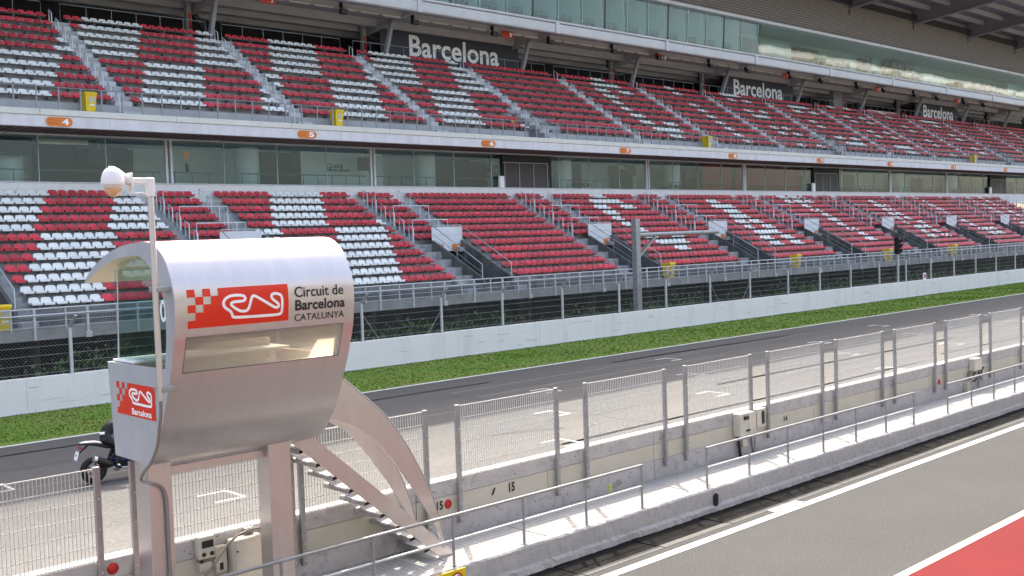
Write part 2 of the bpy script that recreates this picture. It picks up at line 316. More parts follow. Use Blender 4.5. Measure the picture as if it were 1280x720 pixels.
# race track
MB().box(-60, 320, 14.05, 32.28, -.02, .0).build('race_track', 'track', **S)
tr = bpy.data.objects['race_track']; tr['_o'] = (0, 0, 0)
MB().box(-60, 320, 32.22, 32.40, 0, .006).build('track_edge_line', 'white_line', **S)
gm = MB(); gm.box(-.08, .0, -.95, 0, 0, .005); gm.box(-.75, -.08, -.08, 0, 0, .005); gm.box(-.75, -.08, -.95, -.87, 0, .005)
gmm = gm.mesh('grid_mark', 'white_line')
for gx, gy in [(11.47, 22.0), (8.23, 27.1), (20.51, 20.15), (23.71, 23.7), (27.14, 27.4), (29.82, 22.0), (33.4, 25.6), (36.9, 29.5), (38.85, 20.2), (42.38, 24.0), (46.1, 27.5), (48.3, 22.0), (51.96, 25.6), (55.4, 29.3), (57.4, 20.2), (60.8, 24), (64.4, 27.5), (66.5, 22), (2.4, 22.0), (14.6, 25.6)]:
    inst('grid_mark', gmm, tr, (gx, gy, 0))
# sealed joints in the asphalt
def ribbon(mb, pts, wd, z, mi=0):
    L = []; R = []
    for i, p in enumerate(pts):
        a = Vector(pts[max(i - 1, 0)]); b = Vector(pts[min(i + 1, len(pts) - 1)]); d = (b - a).normalized(); nn = Vector((-d.y, d.x)) * wd / 2; q = Vector(p)
        L.append((*(q + nn), z)); R.append((*(q - nn), z))
    n = len(pts); mb.add(L + R, [(i, n + i, n + i + 1, i + 1) for i in range(n - 1)], mi)
cr = MB()
ribbon(cr, [(x, 28.6 + .05 * math.sin(x * 1.7)) for x in [i * .8 for i in range(-10, 75)]], .035, .004)
ribbon(cr, [(x, 17.4 + .04 * math.sin(x)) for x in [i * .8 for i in range(-10, 60)]], .03, .004)
ribbon(cr, [(x, 24.1 + .03 * math.sin(x)) for x in [i * .8 for i in range(8, 30)]], .03, .004)
ribbon(cr, [(24 + .15 * math.sin(i), 14.3 + i * .6) for i in range(29)], .03, .0045)
ribbon(cr, [(44 + i * .6, 30.2 + .7 * math.sin(i * .18)) for i in range(22)], .06, .0045)
ribbon(cr, [(34 + i * .6, 31.0 - .4 * math.sin(i * .15)) for i in range(20)], .05, .0045)
ribbon(cr, [(19.5 + i * .45, 22.2 - .2 * i) for i in range(6)], .22, .0035)
cr.build('sealed_crack', 'crack', tr)
random.seed(17); tm = MB()
for i in range(13):
    x0 = random.uniform(2, 60); y0 = random.uniform(18.5, 31); n_ = random.randint(12, 34); dr = random.uniform(-.02, .02)
    for oy in (0, random.choice([.0, 1.5])): ribbon(tm, [(x0 + j * .8, y0 + oy + dr * j + .05 * math.sin(j * .3)) for j in range(n_)], random.uniform(.10, .22), .003)
tm.build('tyre_marks', 'rubber_mark', tr, kind='stuff')
# verge
gv = MB(); gv.add([(-60, 32.40, .0), (320, 32.40, .0), (320, 36.52, .28), (-60, 36.52, .28), (-60, 32.40, -.3), (320, 32.40, -.3), (320, 36.52, -.3), (-60, 36.52, -.3)], [(0, 1, 2, 3), (4, 7, 6, 5), (0, 4, 5, 1), (2, 6, 7, 3), (0, 3, 7, 4), (1, 5, 6, 2)])
gv.build('grass_verge', 'grass_soil', **S)
random.seed(11); g = MB()
for i in range(36000):
    x = 2 + 100 * random.random() ** 1.5; y = random.uniform(32.42, 36.47)
    if y < 32.75 and random.random() < .55 + .4 * math.sin(x * 1.3): continue
    z = (y - 32.4) / 4.12 * .28; a = random.uniform(0, 6.28); h = random.uniform(.02, .05) + .025 * max(0, math.sin(x * .7 + y * 1.9) * math.sin(x * .23)) * (1.5 if y > 36.2 and random.random() < .3 else 1); wv = random.uniform(.015, .03) * (1 + x / 50)
    dx, dy = math.cos(a) * wv, math.sin(a) * wv; lx, ly = random.uniform(-.05, .05), random.uniform(-.05, .05)
    g.add([(x - dx, y - dy, z), (x + dx, y + dy, z), (x + lx, y + ly, z + h)], [(0, 1, 2)])
g.build('grass', 'grass', fix=False, label='short green grass on the strip below the white barrier', kind='stuff')
# trench behind the barrier
MB().box(-60, 320, 36.8, 50, -.2, -.02).build('trench_ground', 'earth', **S)
random.seed(8); fo = MB(); x = -10.0
while x < 110:
    l_ = random.uniform(.6, 2.6); yy = 36.44 + random.uniform(-.03, .02); fo.box(x, x + l_, yy, 36.499, .2, .292 + random.uniform(-.006, .008)); x += l_ + random.uniform(.05, .9)
fo.build('barrier_footing', 'kerb', **S)
random.seed(5); g = MB()
for i in range(24000):
    x = 5 + 95 * random.random(); top = .75 + .5 * (math.sin(x * .9) + math.sin(x * .37 + 2)) * .6 + .5
    y = random.uniform(38.0, 41.5); z = random.uniform(.0, max(.5, top + random.uniform(-.4, .5))); sl = random.uniform(.05, .13)
    n1 = Vector((random.uniform(-1, 1), random.uniform(-1, 1), random.uniform(-.4, 1))).normalized(); t1 = n1.orthogonal().normalized(); t2 = n1.cross(t1); c = Vector((x, y, z))
    g.add([c - t1 * sl, c + t2 * sl * .45, c + t1 * sl, c - t2 * sl * .45], [(0, 1, 2, 3)])
g.build('undergrowth', 'leaf', fix=False, label='dark green undergrowth in the shaded trench behind the debris fence', kind='stuff')
# ================================================================== PIT WALL
pw = empty('pit_wall', (20, 13.9, 0), 'low white concrete wall with a cream stripe between walkway and track', 'wall')
x = -8.0; k = 0
while x < 74:
    x1 = x + 6.2; e = .006
    MB().chbox(x + e, x1 - e, 13.79, 14.05, 1.185, 1.46, .012).build('top_block', 'wall_paint', pw)
    MB().chbox(x + e, x1 - e, 13.785, 14.05, .0, .85, .01).build('base_block', 'wall_paint', pw)
    MB().chbox(x + e, x + 3.1 - e, 13.80, 14.04, .855, 1.18, .005).build('cream_panel', 'wall_cream', pw)
    MB().chbox(x + 3.1 + e, x1 - e, 13.80, 14.04, .855, 1.18, .005).build('cream_panel', 'wall_cream', pw)
    x = x1
MB().box(-8, 74, 13.83, 14.02, .02, 1.44).build('joint_filler', 'dark', pw)
# little pits and chips
random.seed(21); ch = MB()
for i in range(260):
    cx = random.uniform(4, 40); cz = random.choice([random.uniform(.5, .83), random.uniform(1.2, 1.44)]); r = random.uniform(.006, .016); yy = 13.7835 if cz < .9 else 13.7885
    ch.add([(cx + r * math.cos(a) * 1.4, yy, cz + r * math.sin(a)) for a in (0, 1.2, 2.5, 3.8, 5.1)], [(0, 1, 2, 3, 4)])
ch.build('chips', 'gutter', pw, kind='stuff')
def wall_text(s, x0, x1, z0, z1, label, y=13.794, bold=.045):
    mb = MB(); lettering(mb, s, onface(x0, x1, y, z0, z1), bold); mb.build('painted_number', 'ink', pw, label=label)
wall_text('15', 11.03, 11.17, .97, 1.12, 'black number 15 beside a red disc'); wall_text('15', 12.70, 12.85, .97, 1.14, 'black number 15 on the bare cream stripe')
wall_text('14', 21.66, 21.82, .96, 1.10, 'black number 14'); wall_text('13', 31.75, 31.92, .86, 1.02, 'black number 13')
MB().add([(12.27, 13.794, .99), (12.33, 13.794, 1.0), (12.39, 13.794, 1.12), (12.33, 13.794, 1.11)], [(0, 1, 2, 3)]).build('paint_mark', 'ink', pw)
for cx, cz in ((11.28, 1.04), (29.85, .95), (5.5, 1.32), (4.22, 1.05)):
    MB().lathe([(.002, -.012), (.075, -.012), (.078, 0), (.078, .006)], (cx, 13.796 if cz < 1.2 else 13.786, cz), 24, 'y').build('red_disc', 'disc', pw)
MB().add([(15.38, 13.782, .46), (15.44, 13.782, .46), (15.46, 13.782, .60), (15.41, 13.782, .63), (15.37, 13.782, .58)], [(0, 1, 2, 3, 4)]).build('paint_stain', 'lime', pw)
MB().add([(15.46, 13.7825, .56), (15.50, 13.7825, .50), (15.80, 13.7825, .56), (15.72, 13.7825, .64), (15.62, 13.7825, .67), (15.57, 13.7825, .62), (15.51, 13.7825, .64)], [tuple(range(7))]).build('broken_patch', 'beam', pw)
# ------------------------------------------------------------------ fence bays on the pit wall
GF = 'mesh fence bays along the pit wall'
def fence_bay(w_, pm):
    r = empty('mesh_fence', (0, 0, 0), 'x', 'fence', GF, local=True)
    for px in (.04, w_ - .04):
        p = MB(); p.chbox(px - .04, px + .04, -.10, -.03, .69, 2.72, .006).build('post', pm, r)
        b = MB()
        for bz in (.76, 1.02, 1.32, 1.9, 2.3): b.lathe([(.001, -.018), (.014, -.018), (.016, 0)], (px, -.10, bz), 8, 'y')
        b.build('bolts', 'galv_l', r, kind='stuff')
    MB().box(.08, w_ - .08, -.065, -.05, 2.685, 2.70).build('top_bar', 'galv_l', r); MB().box(.08, w_ - .08, -.065, -.05, 1.475, 1.49).build('bottom_bar', 'galv_l', r)
    wv = MB(); nn = int((w_ - .16) / .05)
    for i in range(1, nn): xx = .08 + (w_ - .16) * i / nn; wv.box(xx - .004, xx + .004, -.061, -.053, 1.48, 2.69)
    for zz in (1.68, 1.88, 2.08, 2.28, 2.48): wv.box(.08, w_ - .08, -.054, -.048, zz - .0055, zz + .0055)
    wv.build('wire_mesh', 'wire', r, kind='stuff')
    return r
fb = fence_bay(2.49, 'galv'); fbp = fence_bay(2.49, 'post_pink')
starts = [8.34, 11.45, 14.66, 17.77, 20.87, 23.93, 27.02, 30.13, 33.24]
names = ['mesh fence bay behind the metal stairs', 'mesh fence bay above the black painted 15', 'second mesh fence bay to the left of the twin grey boxes', 'mesh fence bay ending at the twin grey boxes', 'mesh fence bay just right of the twin grey boxes, above number 14',
         'second mesh fence bay right of the twin grey boxes', 'third mesh fence bay right of the twin grey boxes, left of a red disc', 'mesh fence bay directly above the small cream box past the red disc', 'mesh fence bay just past the small cream box', 'mesh fence bay at the right picture edge']
first = True
for sx, lb in zip(starts, names):
    if first: fb.location = (sx, 13.79, 0); fb['label'] = lb; first = False
    else: dup(fb, (sx, 13.79, 0), lb)
fbp.location = (2.87, 13.79, 0); fbp['label'] = 'mesh fence bay left of the metal cabin, in front of the motorcycle'
dup(fbp, (5.76, 13.79, 0), 'mesh fence bay between the two legs of the metal cabin'); dup(fbp, (-.24, 13.79, 0), 'mesh fence bay beyond the left picture edge')
# ------------------------------------------------------------------ walkway guard rails
def guard(x0, x1, n, label):
    r = empty('guard_rail', (x0, 12.53, .46), label, 'railing', 'grey guard rails along the walkway')
    for i in range(n):
        px = x0 + (x1 - x0) * i / (n - 1)
        MB().tube([(px, 12.53, .44), (px, 12.53, 1.24)], .024, 10).build('post', 'galv', r)
        MB().chbox(px - .05, px + .05, 12.49, 12.57, .458, .468, .002).build('base_plate', 'galv', r)
    MB().tube([(x0 - .02, 12.53, 1.25), (x1 + .02, 12.53, 1.25)], .026, 10).build('top_rail', 'galv', r)
    MB().tube([(x0, 12.53, .86), (x1, 12.53, .86)], .02, 10).build('middle_rail', 'galv_l', r)
guard(4.25, 14.88, 8, 'grey guard rail passing in front of the metal cabin and stairs'); guard(16.88, 25.66, 7, 'middle grey guard rail in front of the twin grey boxes'); guard(27.6, 42.5, 11, 'far grey guard rail running out at the right edge')
# ------------------------------------------------------------------ boxes on the wall
def cabinet():
    r = empty('electrical_cabinet', (7.4, 13.7, .7), 'large cream electrical cabinet on the wall beside the right cabin leg', 'cabinet')
    MB().chbox(7.14, 7.62, 13.58, 13.785, .66, 1.36, .012).build('body', 'box', r)
    MB().chbox(7.17, 7.60, 13.565, 13.582, .68, 1.31, .006).build('door', 'box', r)
    MB().lathe([(.001, -.012), (.014, -.012), (.014, 0)], (7.2, 13.565, 1.2), 8, 'y').build('lock', 'black', r)
    r2 = empty('socket_box', (6.8, 13.7, 1.2), 'small cream switch box with two black sockets between the cabin legs', 'box')
    MB().chbox(6.66, 6.90, 13.64, 13.785, 1.18, 1.50, .012).build('body', 'box', r2)
    MB().chbox(6.70, 6.87, 13.625, 13.641, 1.34, 1.44, .004).build('display', 'black', r2)
    for sx in (6.725, 6.845): MB().lathe([(.001, -.02), (.028, -.02), (.03, 0)], (sx, 13.64, 1.25), 14, 'y').build('socket', 'black', r2)
    MB().chbox(6.68, 6.86, 13.68, 13.785, 1.0, 1.12, .008).build('lower_box', 'box', r2); MB().tube([(6.72, 13.7, 1.18), (6.72, 13.7, 1.12)], .025, 8).build('gland', 'black', r2)
    r3 = empty('meter_box', (7.0, 13.7, 1.0), 'slim cream meter box with a black slot next to the large cabinet', 'box')
    MB().chbox(6.93, 7.10, 13.69, 13.785, .92, 1.30, .008).build('body', 'box', r3); MB().box(6.985, 7.035, 13.68, 13.695, .96, 1.06).build('slot', 'black', r3)
    pts = [(7.64, 13.66, 1.44), (7.4, 13.60, 1.46), (7.2, 13.56, 1.43), (7.03, 13.55, 1.33), (6.9, 13.55, 1.18), (6.7, 13.56, .98), (6.5, 13.6, .8), (6.4, 13.65, .55)]
    MB().tube(pts, .018, 8).build('cable', 'cable', label='thick grey cable looping over the wall boxes between the cabin legs', cat='cable', org=(7, 13.6, 1))
    MB().chbox(7.42, 7.56, 13.72, 13.785, 1.38, 1.455, .004).build('cable_bracket', 'galv', r)
cabinet()
def twin():
    r = empty('control_box', (19.9, 13.7, .9), 'left weathered grey box of the twin boxes on the pit wall', 'box')
    MB().chbox(19.58, 20.18, 13.58, 13.785, .93, 1.44, .012).build('body', 'box', r); MB().chbox(19.90, 20.17, 13.565, 13.582, .95, 1.42, .006).build('door', 'box', r)
    MB().chbox(19.70, 19.86, 13.53, 13.58, 1.30, 1.38, .01).build('bracket', 'black', r); MB().chbox(19.78, 19.92, 13.54, 13.58, 1.03, 1.07, .01).build('hinge', 'black', r)
    MB().chbox(19.78, 19.95, 13.66, 13.785, .66, .90, .008).build('lower_box', 'box', r); MB().tube([(19.68, 13.72, .93), (19.70, 13.72, .8), (19.72, 13.70, .46)], .035, 8).build('conduit', 'black', r)
    r = empty('lamp_box', (20.4, 13.7, 1), 'right slim box of the twin boxes, with an oval dark lens', 'box')
    MB().chbox(20.27, 20.62, 13.60, 13.785, 1.03, 1.46, .012).build('body', 'box', r)
    pts = [(20.50 + .055 * math.cos(a), 1.25 + (.10 if math.sin(a) > 0 else -.10) + .055 * math.sin(a)) for a in [2 * math.pi * i / 20 for i in range(20)]]
    MB().prism(pts, 'y', 13.588, 13.602).build('lens', 'black', r)
    MB().tube([(20.36, 13.74, 1.03), (20.37, 13.74, .46)], .016, 6).build('conduit', 'galv', r); MB().tube([(20.27, 13.74, 1.0), (20.22, 13.74, .7), (20.26, 13.74, .46)], .012, 6).build('thin_conduit', 'black', r)
    r = empty('junction_box', (32.0, 13.7, .9), 'small cream junction box with tangled cables near the far rail', 'box')
    MB().chbox(31.85, 32.35, 13.6, 13.785, 1.05, 1.42, .01).build('body', 'box', r); MB().chbox(32.05, 32.3, 13.56, 13.6, .85, 1.02, .01).build('socket', 'black', r)
    MB().tube([(31.9, 13.62, 1.0), (31.5, 13.6, .85), (31.8, 13.6, .75), (32.2, 13.6, .95), (32.5, 13.62, 1.1)], .03, 6).build('loose_cable', 'black', r)
    MB().chbox(31.45, 31.75, 13.66, 13.785, .42, .75, .01).build('lower_box', 'wall_cream', r); MB().tube([(32.45, 13.74, 1.4), (32.45, 13.74, .46)], .02, 6).build('conduit', 'galv', r)
twin()
# yellow warning sign on the kerb
ws = empty('warning_sign', (10.3, 12.42, .3), 'yellow warning sign with two red ringed prohibition symbols on the kerb', 'sign')
MB().chbox(9.55, 10.45, 12.405, 12.425, .12, .435, .004).build('plate', 'yellow', ws)
for cx, kx in ((9.93, 0), (10.26, 1)):
    MB().lathe([(.001, 0), (.105, 0), (.105, .004)], (cx, 12.400, .275), 24, 'y').build('disc', 'white', ws)
    rg = MB(); rg.lathe([(.095, 0), (.125, 0)], (cx, 12.3965, .275), 28, 'y'); rg.beam((cx - .075, 12.3962, .35), (cx + .075, 12.3962, .20), .001, .024, upv=(0, 0, 1)); rg.build('red_ring', 'red_sign', ws)
    pg = MB()
    if kx: pg.add([(cx - .06, 12.398, .20), (cx + .02, 12.398, .20), (cx + .03, 12.398, .27), (cx + .07, 12.398, .29), (cx + .06, 12.398, .34), (cx + .02, 12.398, .35), (cx - .0, 12.398, .30), (cx - .05, 12.398, .28)], [tuple(range(8))])
    else: pg.add([(cx - .03, 12.398, .20), (cx + .03, 12.398, .20), (cx + .035, 12.398, .29), (cx + .02, 12.398, .35), (cx - .02, 12.398, .35), (cx - .035, 12.398, .29)], [tuple(range(6))])
    pg.build('pictogram', 'ink', ws)
# ================================================================== METAL CABIN ON LEGS
tw = empty('observation_cabin', (6.9, 13.1, .46), 'curved brushed metal observation cabin on two legs with a red race track logo', 'cabin')
OUT = [(14.64, 5.12), (14.35, 5.30), (13.9, 5.47), (13.42, 5.58), (13.0, 5.62), (12.71, 5.63), (12.42, 5.60), (12.17, 5.46), (12.02, 5.25), (11.93, 5.03), (11.91, 4.82), (11.935, 4.60), (11.98, 4.36), (12.11, 4.0), (12.24, 3.71), (12.44, 3.30), (12.67, 3.0), (12.90, 2.79), (13.05, 2.74)]
INN = [(14.60, 5.10), (14.22, 5.25), (13.77, 5.38), (13.4, 5.44), (13.02, 5.46), (12.84, 5.45), (12.63, 5.37), (12.42, 5.22), (12.27, 5.05), (12.19, 4.9), (12.165, 4.75), (12.17, 4.55), (12.19, 4.35), (12.27, 4.0), (12.36, 3.72), (12.55, 3.36), (12.76, 3.06), (12.97, 2.86), (13.05, 2.80)]
def resample(P, n):
    # Catmull-Rom through P
    out = []
    for i in range(len(P) - 1):
        p0 = Vector(P[max(i - 1, 0)]); p1 = Vector(P[i]); p2 = Vector(P[i + 1]); p3 = Vector(P[min(i + 2, len(P) - 1)])
        for j in range(n):
            t = j / n; out.append(.5 * ((2 * p1) + (p2 - p0) * t + (2 * p0 - 5 * p1 + 4 * p2 - p3) * t * t + (3 * p1 - p0 - 3 * p2 + p3) * t ** 3))
    out.append(Vector(P[-1])); return out
RO, RI = resample(OUT, 5), resample(INN, 5)
def shell_y(P, z):      # near (lower/front) branch of the profile at height z
    for a, b in zip(P, P[1:]):
        if a.x < 12.75 and b.x < 12.98 and (a.y - z) * (b.y - z) <= 0 and abs(a.y - b.y) > 1e-6: t = (z - a.y) / (b.y - a.y); return a.x + (b.x - a.x) * t
    return 12.0
ZW0, ZW1 = 4.005, 4.455
def insert(P, z):
    q = []
    for a, b in zip(P, P[1:]):
        q.append(a)
        if a.x < 12.75 and (a.y - z) * (b.y - z) < 0: t = (z - a.y) / (b.y - a.y); q.append(a.lerp(b, t))
    q.append(P[-1]); return q
for zz in (ZW0, ZW1): RO = insert(RO, zz); RI = insert(RI, zz)
XE0, XE1, WX0, WX1 = 5.65, 8.23, 5.80, 8.06
XS = [XE0, WX0] + [WX0 + (WX1 - WX0) * i / 6 for i in range(1, 6)] + [WX1, XE1]
def skin(mb, P, mi):
    n = len(P); vs = [(x, p.x, p.y) for p in P for x in XS]; nx = len(XS); fs = []
    for i in range(n - 1):
        zm = (P[i].y + P[i + 1].y) / 2
        for j in range(nx - 1):
            xm = (XS[j] + XS[j + 1]) / 2
            if ZW0 < zm < ZW1 and WX0 < xm < WX1 and P[i].x < 12.6: continue
            fs.append((i * nx + j, i * nx + j + 1, (i + 1) * nx + j + 1, (i + 1) * nx + j))
    mb.add(vs, fs, mi, True)
sh = MB(); skin(sh, RO, 0); sh.build('shell', 'alu', tw, fix=True)
ln = MB(); skin(ln, RI, 0); ln.build('lining', 'beige', tw)
rim = MB()
for x, fl in ((XE0, 0), (XE1, 1)):
    m_ = 60; A = [RO[int(i * (len(RO) - 1) / m_)] for i in range(m_ + 1)]; B = [RI[int(i * (len(RI) - 1) / m_)] for i in range(m_ + 1)]
    rim.add([(x, p.x, p.y) for p in A] + [(x, p.x, p.y) for p in B], [(i, i + 1, m_ + 2 + i, m_ + 1 + i) for i in range(m_)])
for P, Q in ((RO[0], RI[0]), (RO[-1], RI[-1])): rim.add([(XE0, P.x, P.y), (XE1, P.x, P.y), (XE1, Q.x, Q.y), (XE0, Q.x, Q.y)], [(0, 1, 2, 3)])
rim.build('rim', 'alu_d', tw)
# window reveal and pane
def shp(x, z, off=0.0): return (x, shell_y(RO, z) - off, z)
wf = MB()
for z in (ZW0, ZW1): wf.add([(WX0, shell_y(RO, z), z), (WX1, shell_y(RO, z), z), (WX1, shell_y(RI, z), z), (WX0, shell_y(RI, z), z)], [(0, 1, 2, 3)])
zs = [ZW0 + (ZW1 - ZW0) * i / 6 for i in range(7)]
for x in (WX0, WX1):
    for a, b in zip(zs, zs[1:]): wf.add([(x, shell_y(RO, a), a), (x, shell_y(RI, a), a), (x, shell_y(RI, b), b), (x, shell_y(RO, b), b)], [(0, 1, 2, 3)])
win = wf.build('window', 'alu_d', tw)
gl = MB(); vs = [shp(x, z, -.03) for z in zs for x in (WX0 + .003, WX1 - .003)]; gl.add(vs, [(2 * i, 2 * i + 1, 2 * i + 3, 2 * i + 2) for i in range(6)], 0, True).build('window_pane', 'slot_glass', win)
gk = MB(); gk.tube([shp(x, ZW1 - .004, .002) for x in (WX0, WX1)] + [shp(WX1, z, .002) for z in reversed(zs)] + [shp(x, ZW0 + .004, .002) for x in (WX1, WX0)] + [shp(WX0, z, .002) for z in zs], .007, 5, caps=False); gk.build('gasket', 'cable', win)
MB().tube([(6.16, 12.10, 4.44), (6.15, 12.09, 4.3), (6.10, 12.12, 4.12), (6.10, 12.15, 4.02)], .007, 6).build('window_cord', 'red_sign', win)
# end panel, floor, counter, glass
pan = [(14.02, 4.05), (13.91, 2.80), (12.97, 2.80)] + [(p.x + .004, p.y) for p in reversed(RI) if 2.86 < p.y < 4.05 and p.x < 13] + [(12.26, 4.05)]
MB().prism(pan, 'x', 5.665, 5.72).build('end_panel', 'alu_d', tw)
MB().prism([(13.96, 4.05), (13.86, 2.80), (13.91, 2.80), (14.015, 4.05)], 'x', 5.722, 8.18).build('front_panel', 'alu_d', tw)
MB().box(5.722, 8.2, 12.98, 13.9, 2.80, 2.86).build('cabin_floor', 'alu_d', tw)
MB().chbox(5.73, 8.05, 13.32, 14.0, 4.055, 4.085, .006).build('counter', 'white', tw)
MB().prism([(12.9, 2.87), (13.8, 2.87), (13.8, 4.02), (12.75, 4.02)], 'x', 8.10, 8.15).build('door_panel', 'beige', tw)
MB().chbox(6.2, 7.7, 12.6, 13.1, 3.82, 3.86, .01).build('desk', 'beige', tw)
MB().chbox(6.5, 7.6, 12.75, 13.2, 3.2, 3.8, .01).build('desk_drawers', 'beige', tw)
gp = [(13.99, 4.06)] + [(13.88, 5.33)] + [(p.x, p.y - .006) for p in RI if p.x < 13.86 and p.y > 4.07] + [(12.27, 4.06)]
MB().prism(gp, 'x', 5.80, 5.81).build('end_glass', 'cabin_glass', tw)
MB().box(5.81, 8.15, 13.985, 13.995, 4.09, 5.28).build('front_glass', 'cabin_glass', tw)
MB().box(6.9, 7.95, 13.70, 13.74, 3.9, 4.20).build('cabin_board', 'beige', tw)
MB().tube([(5.805, 13.985, 4.07), (5.805, 13.88, 5.32)], .009, 6).build('glass_edge', 'lime' if False else 'white_steel', tw)
z0 = MB(); lettering(z0, '0', lambda u, v: (5.793, 12.62 - .17 * u, 4.62 + .28 * v), .015); z0.build('glass_number', 'white', tw)
# legs and cross beam
for x0, x1, y0, y1 in ((5.655, 5.965, 12.90, 13.30), (7.40, 7.745, 12.93, 13.25)):
    l = MB(); l.chbox(x0, x1, y0, y1, .47, 2.80, .008).build('leg', 'alu', tw)
    MB().chbox(x0 - .08, x1 + .08, y0 - .08, y1 + .06, .455, .475, .003).build('foot_plate', 'galv', tw)
MB().chbox(5.966, 7.399, 13.05, 13.17, 2.585, 2.70, .006).build('cross_beam', 'alu', tw)
# stairs
for y0, y1 in ((13.03, 13.07), (13.62, 13.66)):
    MB().prism([(7.84, 2.72), (8.18, 2.76), (10.74, .50), (10.74, .46), (10.46, .46)], 'y', y0, y1).build('stringer', 'alu', tw)
for i in range(9):
    tx = 8.10 + .275 * i; tz = 2.58 - .243 * i; t = MB()
    t.prism([(tx - .13, tz), (tx + .14, tz), (tx + .14, tz + .012), (tx - .12, tz + .012), (tx - .13, tz - .05), (tx - .138, tz - .05)], 'y', 13.072, 13.75)
    t.build('tread', 'steel_tread', tw)
# curved side fins
UP = [(8.15, 3.86), (8.45, 3.72), (8.77, 3.5), (9.05, 3.27), (9.52, 2.83), (9.91, 2.28), (10.3, 1.52), (10.56, .62)]
LO = [(8.15, 3.10), (8.61, 2.94), (8.95, 2.77), (9.31, 2.5), (9.81, 1.86), (10.16, 1.32), (10.36, .98), (10.53, .60)]
U, L = resample(UP, 5), resample(LO, 5)
for yy in (13.0, 13.66):
    f = MB(); n = len(U)
    for y in (yy, yy + .022): f.add([(p.x, y, p.y) for p in U] + [(p.x, y, p.y) for p in L], [(i, i + 1, n + i + 1, n + i) for i in range(n - 1)])
    for P in (U, L): f.add([(p.x, yy, p.y) for p in P] + [(p.x, yy + .022, p.y) for p in P], [(i, i + 1, n + i + 1, n + i) for i in range(n - 1)])
    fo = f.build('side_fin', 'alu', tw)
    e = MB(); e.tube([(p.x, yy + .011, p.y) for p in U], .016, 6); e.build('fin_edge', 'galv', fo)
# printed logo on the shell
LX0, LX1, LZ0, LZ1 = 5.815, 7.205, 4.555, 5.03
def logo(surf, parent, nu=2, nv=3, mi='logo_red', nm='logo'):
    """surf(u,v,off)->point. Red panel with stepped chequers and the white track outline."""
    cw, rh = .0735, .2; r = MB()
    rows = [(0, [(0, 1)]), (1, [(1, 1)]), (2, [(0, 1), (2, 0)]), (3, [(1, 1)]), (4, [(0, 1), (2, 1)])]
    def patch(u0, u1, v0, v1):
        k = max(1, int((u1 - u0) / .12)); vs = [surf(u0 + (u1 - u0) * i / k, v0 + (v1 - v0) * j / nv, 0) for j in range(nv + 1) for i in range(k + 1)]
        r.add(vs, [(j * (k + 1) + i, j * (k + 1) + i + 1, (j + 1) * (k + 1) + i + 1, (j + 1) * (k + 1) + i) for j in range(nv) for i in range(k)], 0, True)
    for row in range(5):
        v1 = 1 - row * rh; patch((4 - row) * cw, 1, v1 - rh, v1)
    for c, row in ((0, 0), (2, 0), (1, 1), (0, 2)): patch(c * cw, (c + 1) * cw, 1 - (row + 1) * rh, 1 - row * rh)
    lg = r.build(nm, mi, parent)
    raw = [(265, 390), (390, 383), (515, 375), (523, 360), (525, 300), (520, 280), (500, 272), (480, 272), (466, 280), (470, 298), (505, 322), (505, 338), (487, 342), (430, 310), (375, 279), (362, 290), (346, 346), (332, 358), (300, 358), (262, 334), (254, 322), (264, 312), (322, 308), (331, 296), (324, 282), (290, 278), (250, 282), (225, 298), (215, 320), (223, 340), (254, 358), (262, 378)]
    def uvp(x, y):
        yb = 445 - (x - 50) * .08; yt = 250 - (x - 43) * .048; return Vector(((x - 43) / 517, (yb - y) / (yb - yt)))
    return lg, [uvp(*q) for q in raw]
def closed_ribbon(mb, P, wd, asp, fn):
    Q = []; n0 = len(P)
    for i in range(n0):
        p0, p1, p2, p3 = P[i - 1], P[i], P[(i + 1) % n0], P[(i + 2) % n0]
        for j in range(4):
            t = j / 4; Q.append(p1.lerp(p2, t))
    # light smoothing rounds the corners
    for _ in range(2): Q = [(Q[i - 1] + Q[i] * 2 + Q[(i + 1) % len(Q)]) / 4 for i in range(len(Q))]
    n = len(Q); Ls = []; Rs = []
    for i in range(n):
        d = Q[(i + 1) % n] - Q[i - 1]; d = Vector((d.x * asp, d.y)).normalized(); nn = Vector((-d.y, d.x)) * wd / 2
        Ls.append(Q[i] + Vector((nn.x / asp, nn.y))); Rs.append(Q[i] - Vector((nn.x / asp, nn.y)))
    mb.add([fn(p.x, p.y) for p in Ls] + [fn(p.x, p.y) for p in Rs], [(i, (i + 1) % n, n + (i + 1) % n, n + i) for i in range(n)])
def sh_surf(u, v, off): x = LX0 + (LX1 - LX0) * u; z = LZ0 + (LZ1 - LZ0) * v; return (x, shell_y(RO, z) - .005 - off, z)
lg, path = logo(sh_surf, tw)
t = MB(); closed_ribbon(t, path, .075, (LX1 - LX0) / (LZ1 - LZ0), lambda u, v: sh_surf(u, v, .003)); t.build('track_outline', 'white', lg)
def shell_text(s, x0, x1, z0, z1, bold):
    mb = MB(); vs, fs = text2d(s, bold); mb.add([(x0 + (x1 - x0) * u, shell_y(RO, z0 + (z1 - z0) * v) - .005, z0 + (z1 - z0) * v) for u, v in vs], fs); mb.build('lettering', 'ink', tw)
shell_text('Circuit de', 7.30, 8.055, 4.845, 4.985, .014); shell_text('Barcelona', 7.305, 8.075, 4.672, 4.812, .026); shell_text('CATALUNYA', 7.30, 8.07, 4.535, 4.625, .004)
def en_surf(u, v, off): return (5.661 - off, 13.76 - 1.16 * u, 3.385 + .425 * v)
lg2, path = logo(en_surf, tw, nm='end_logo')
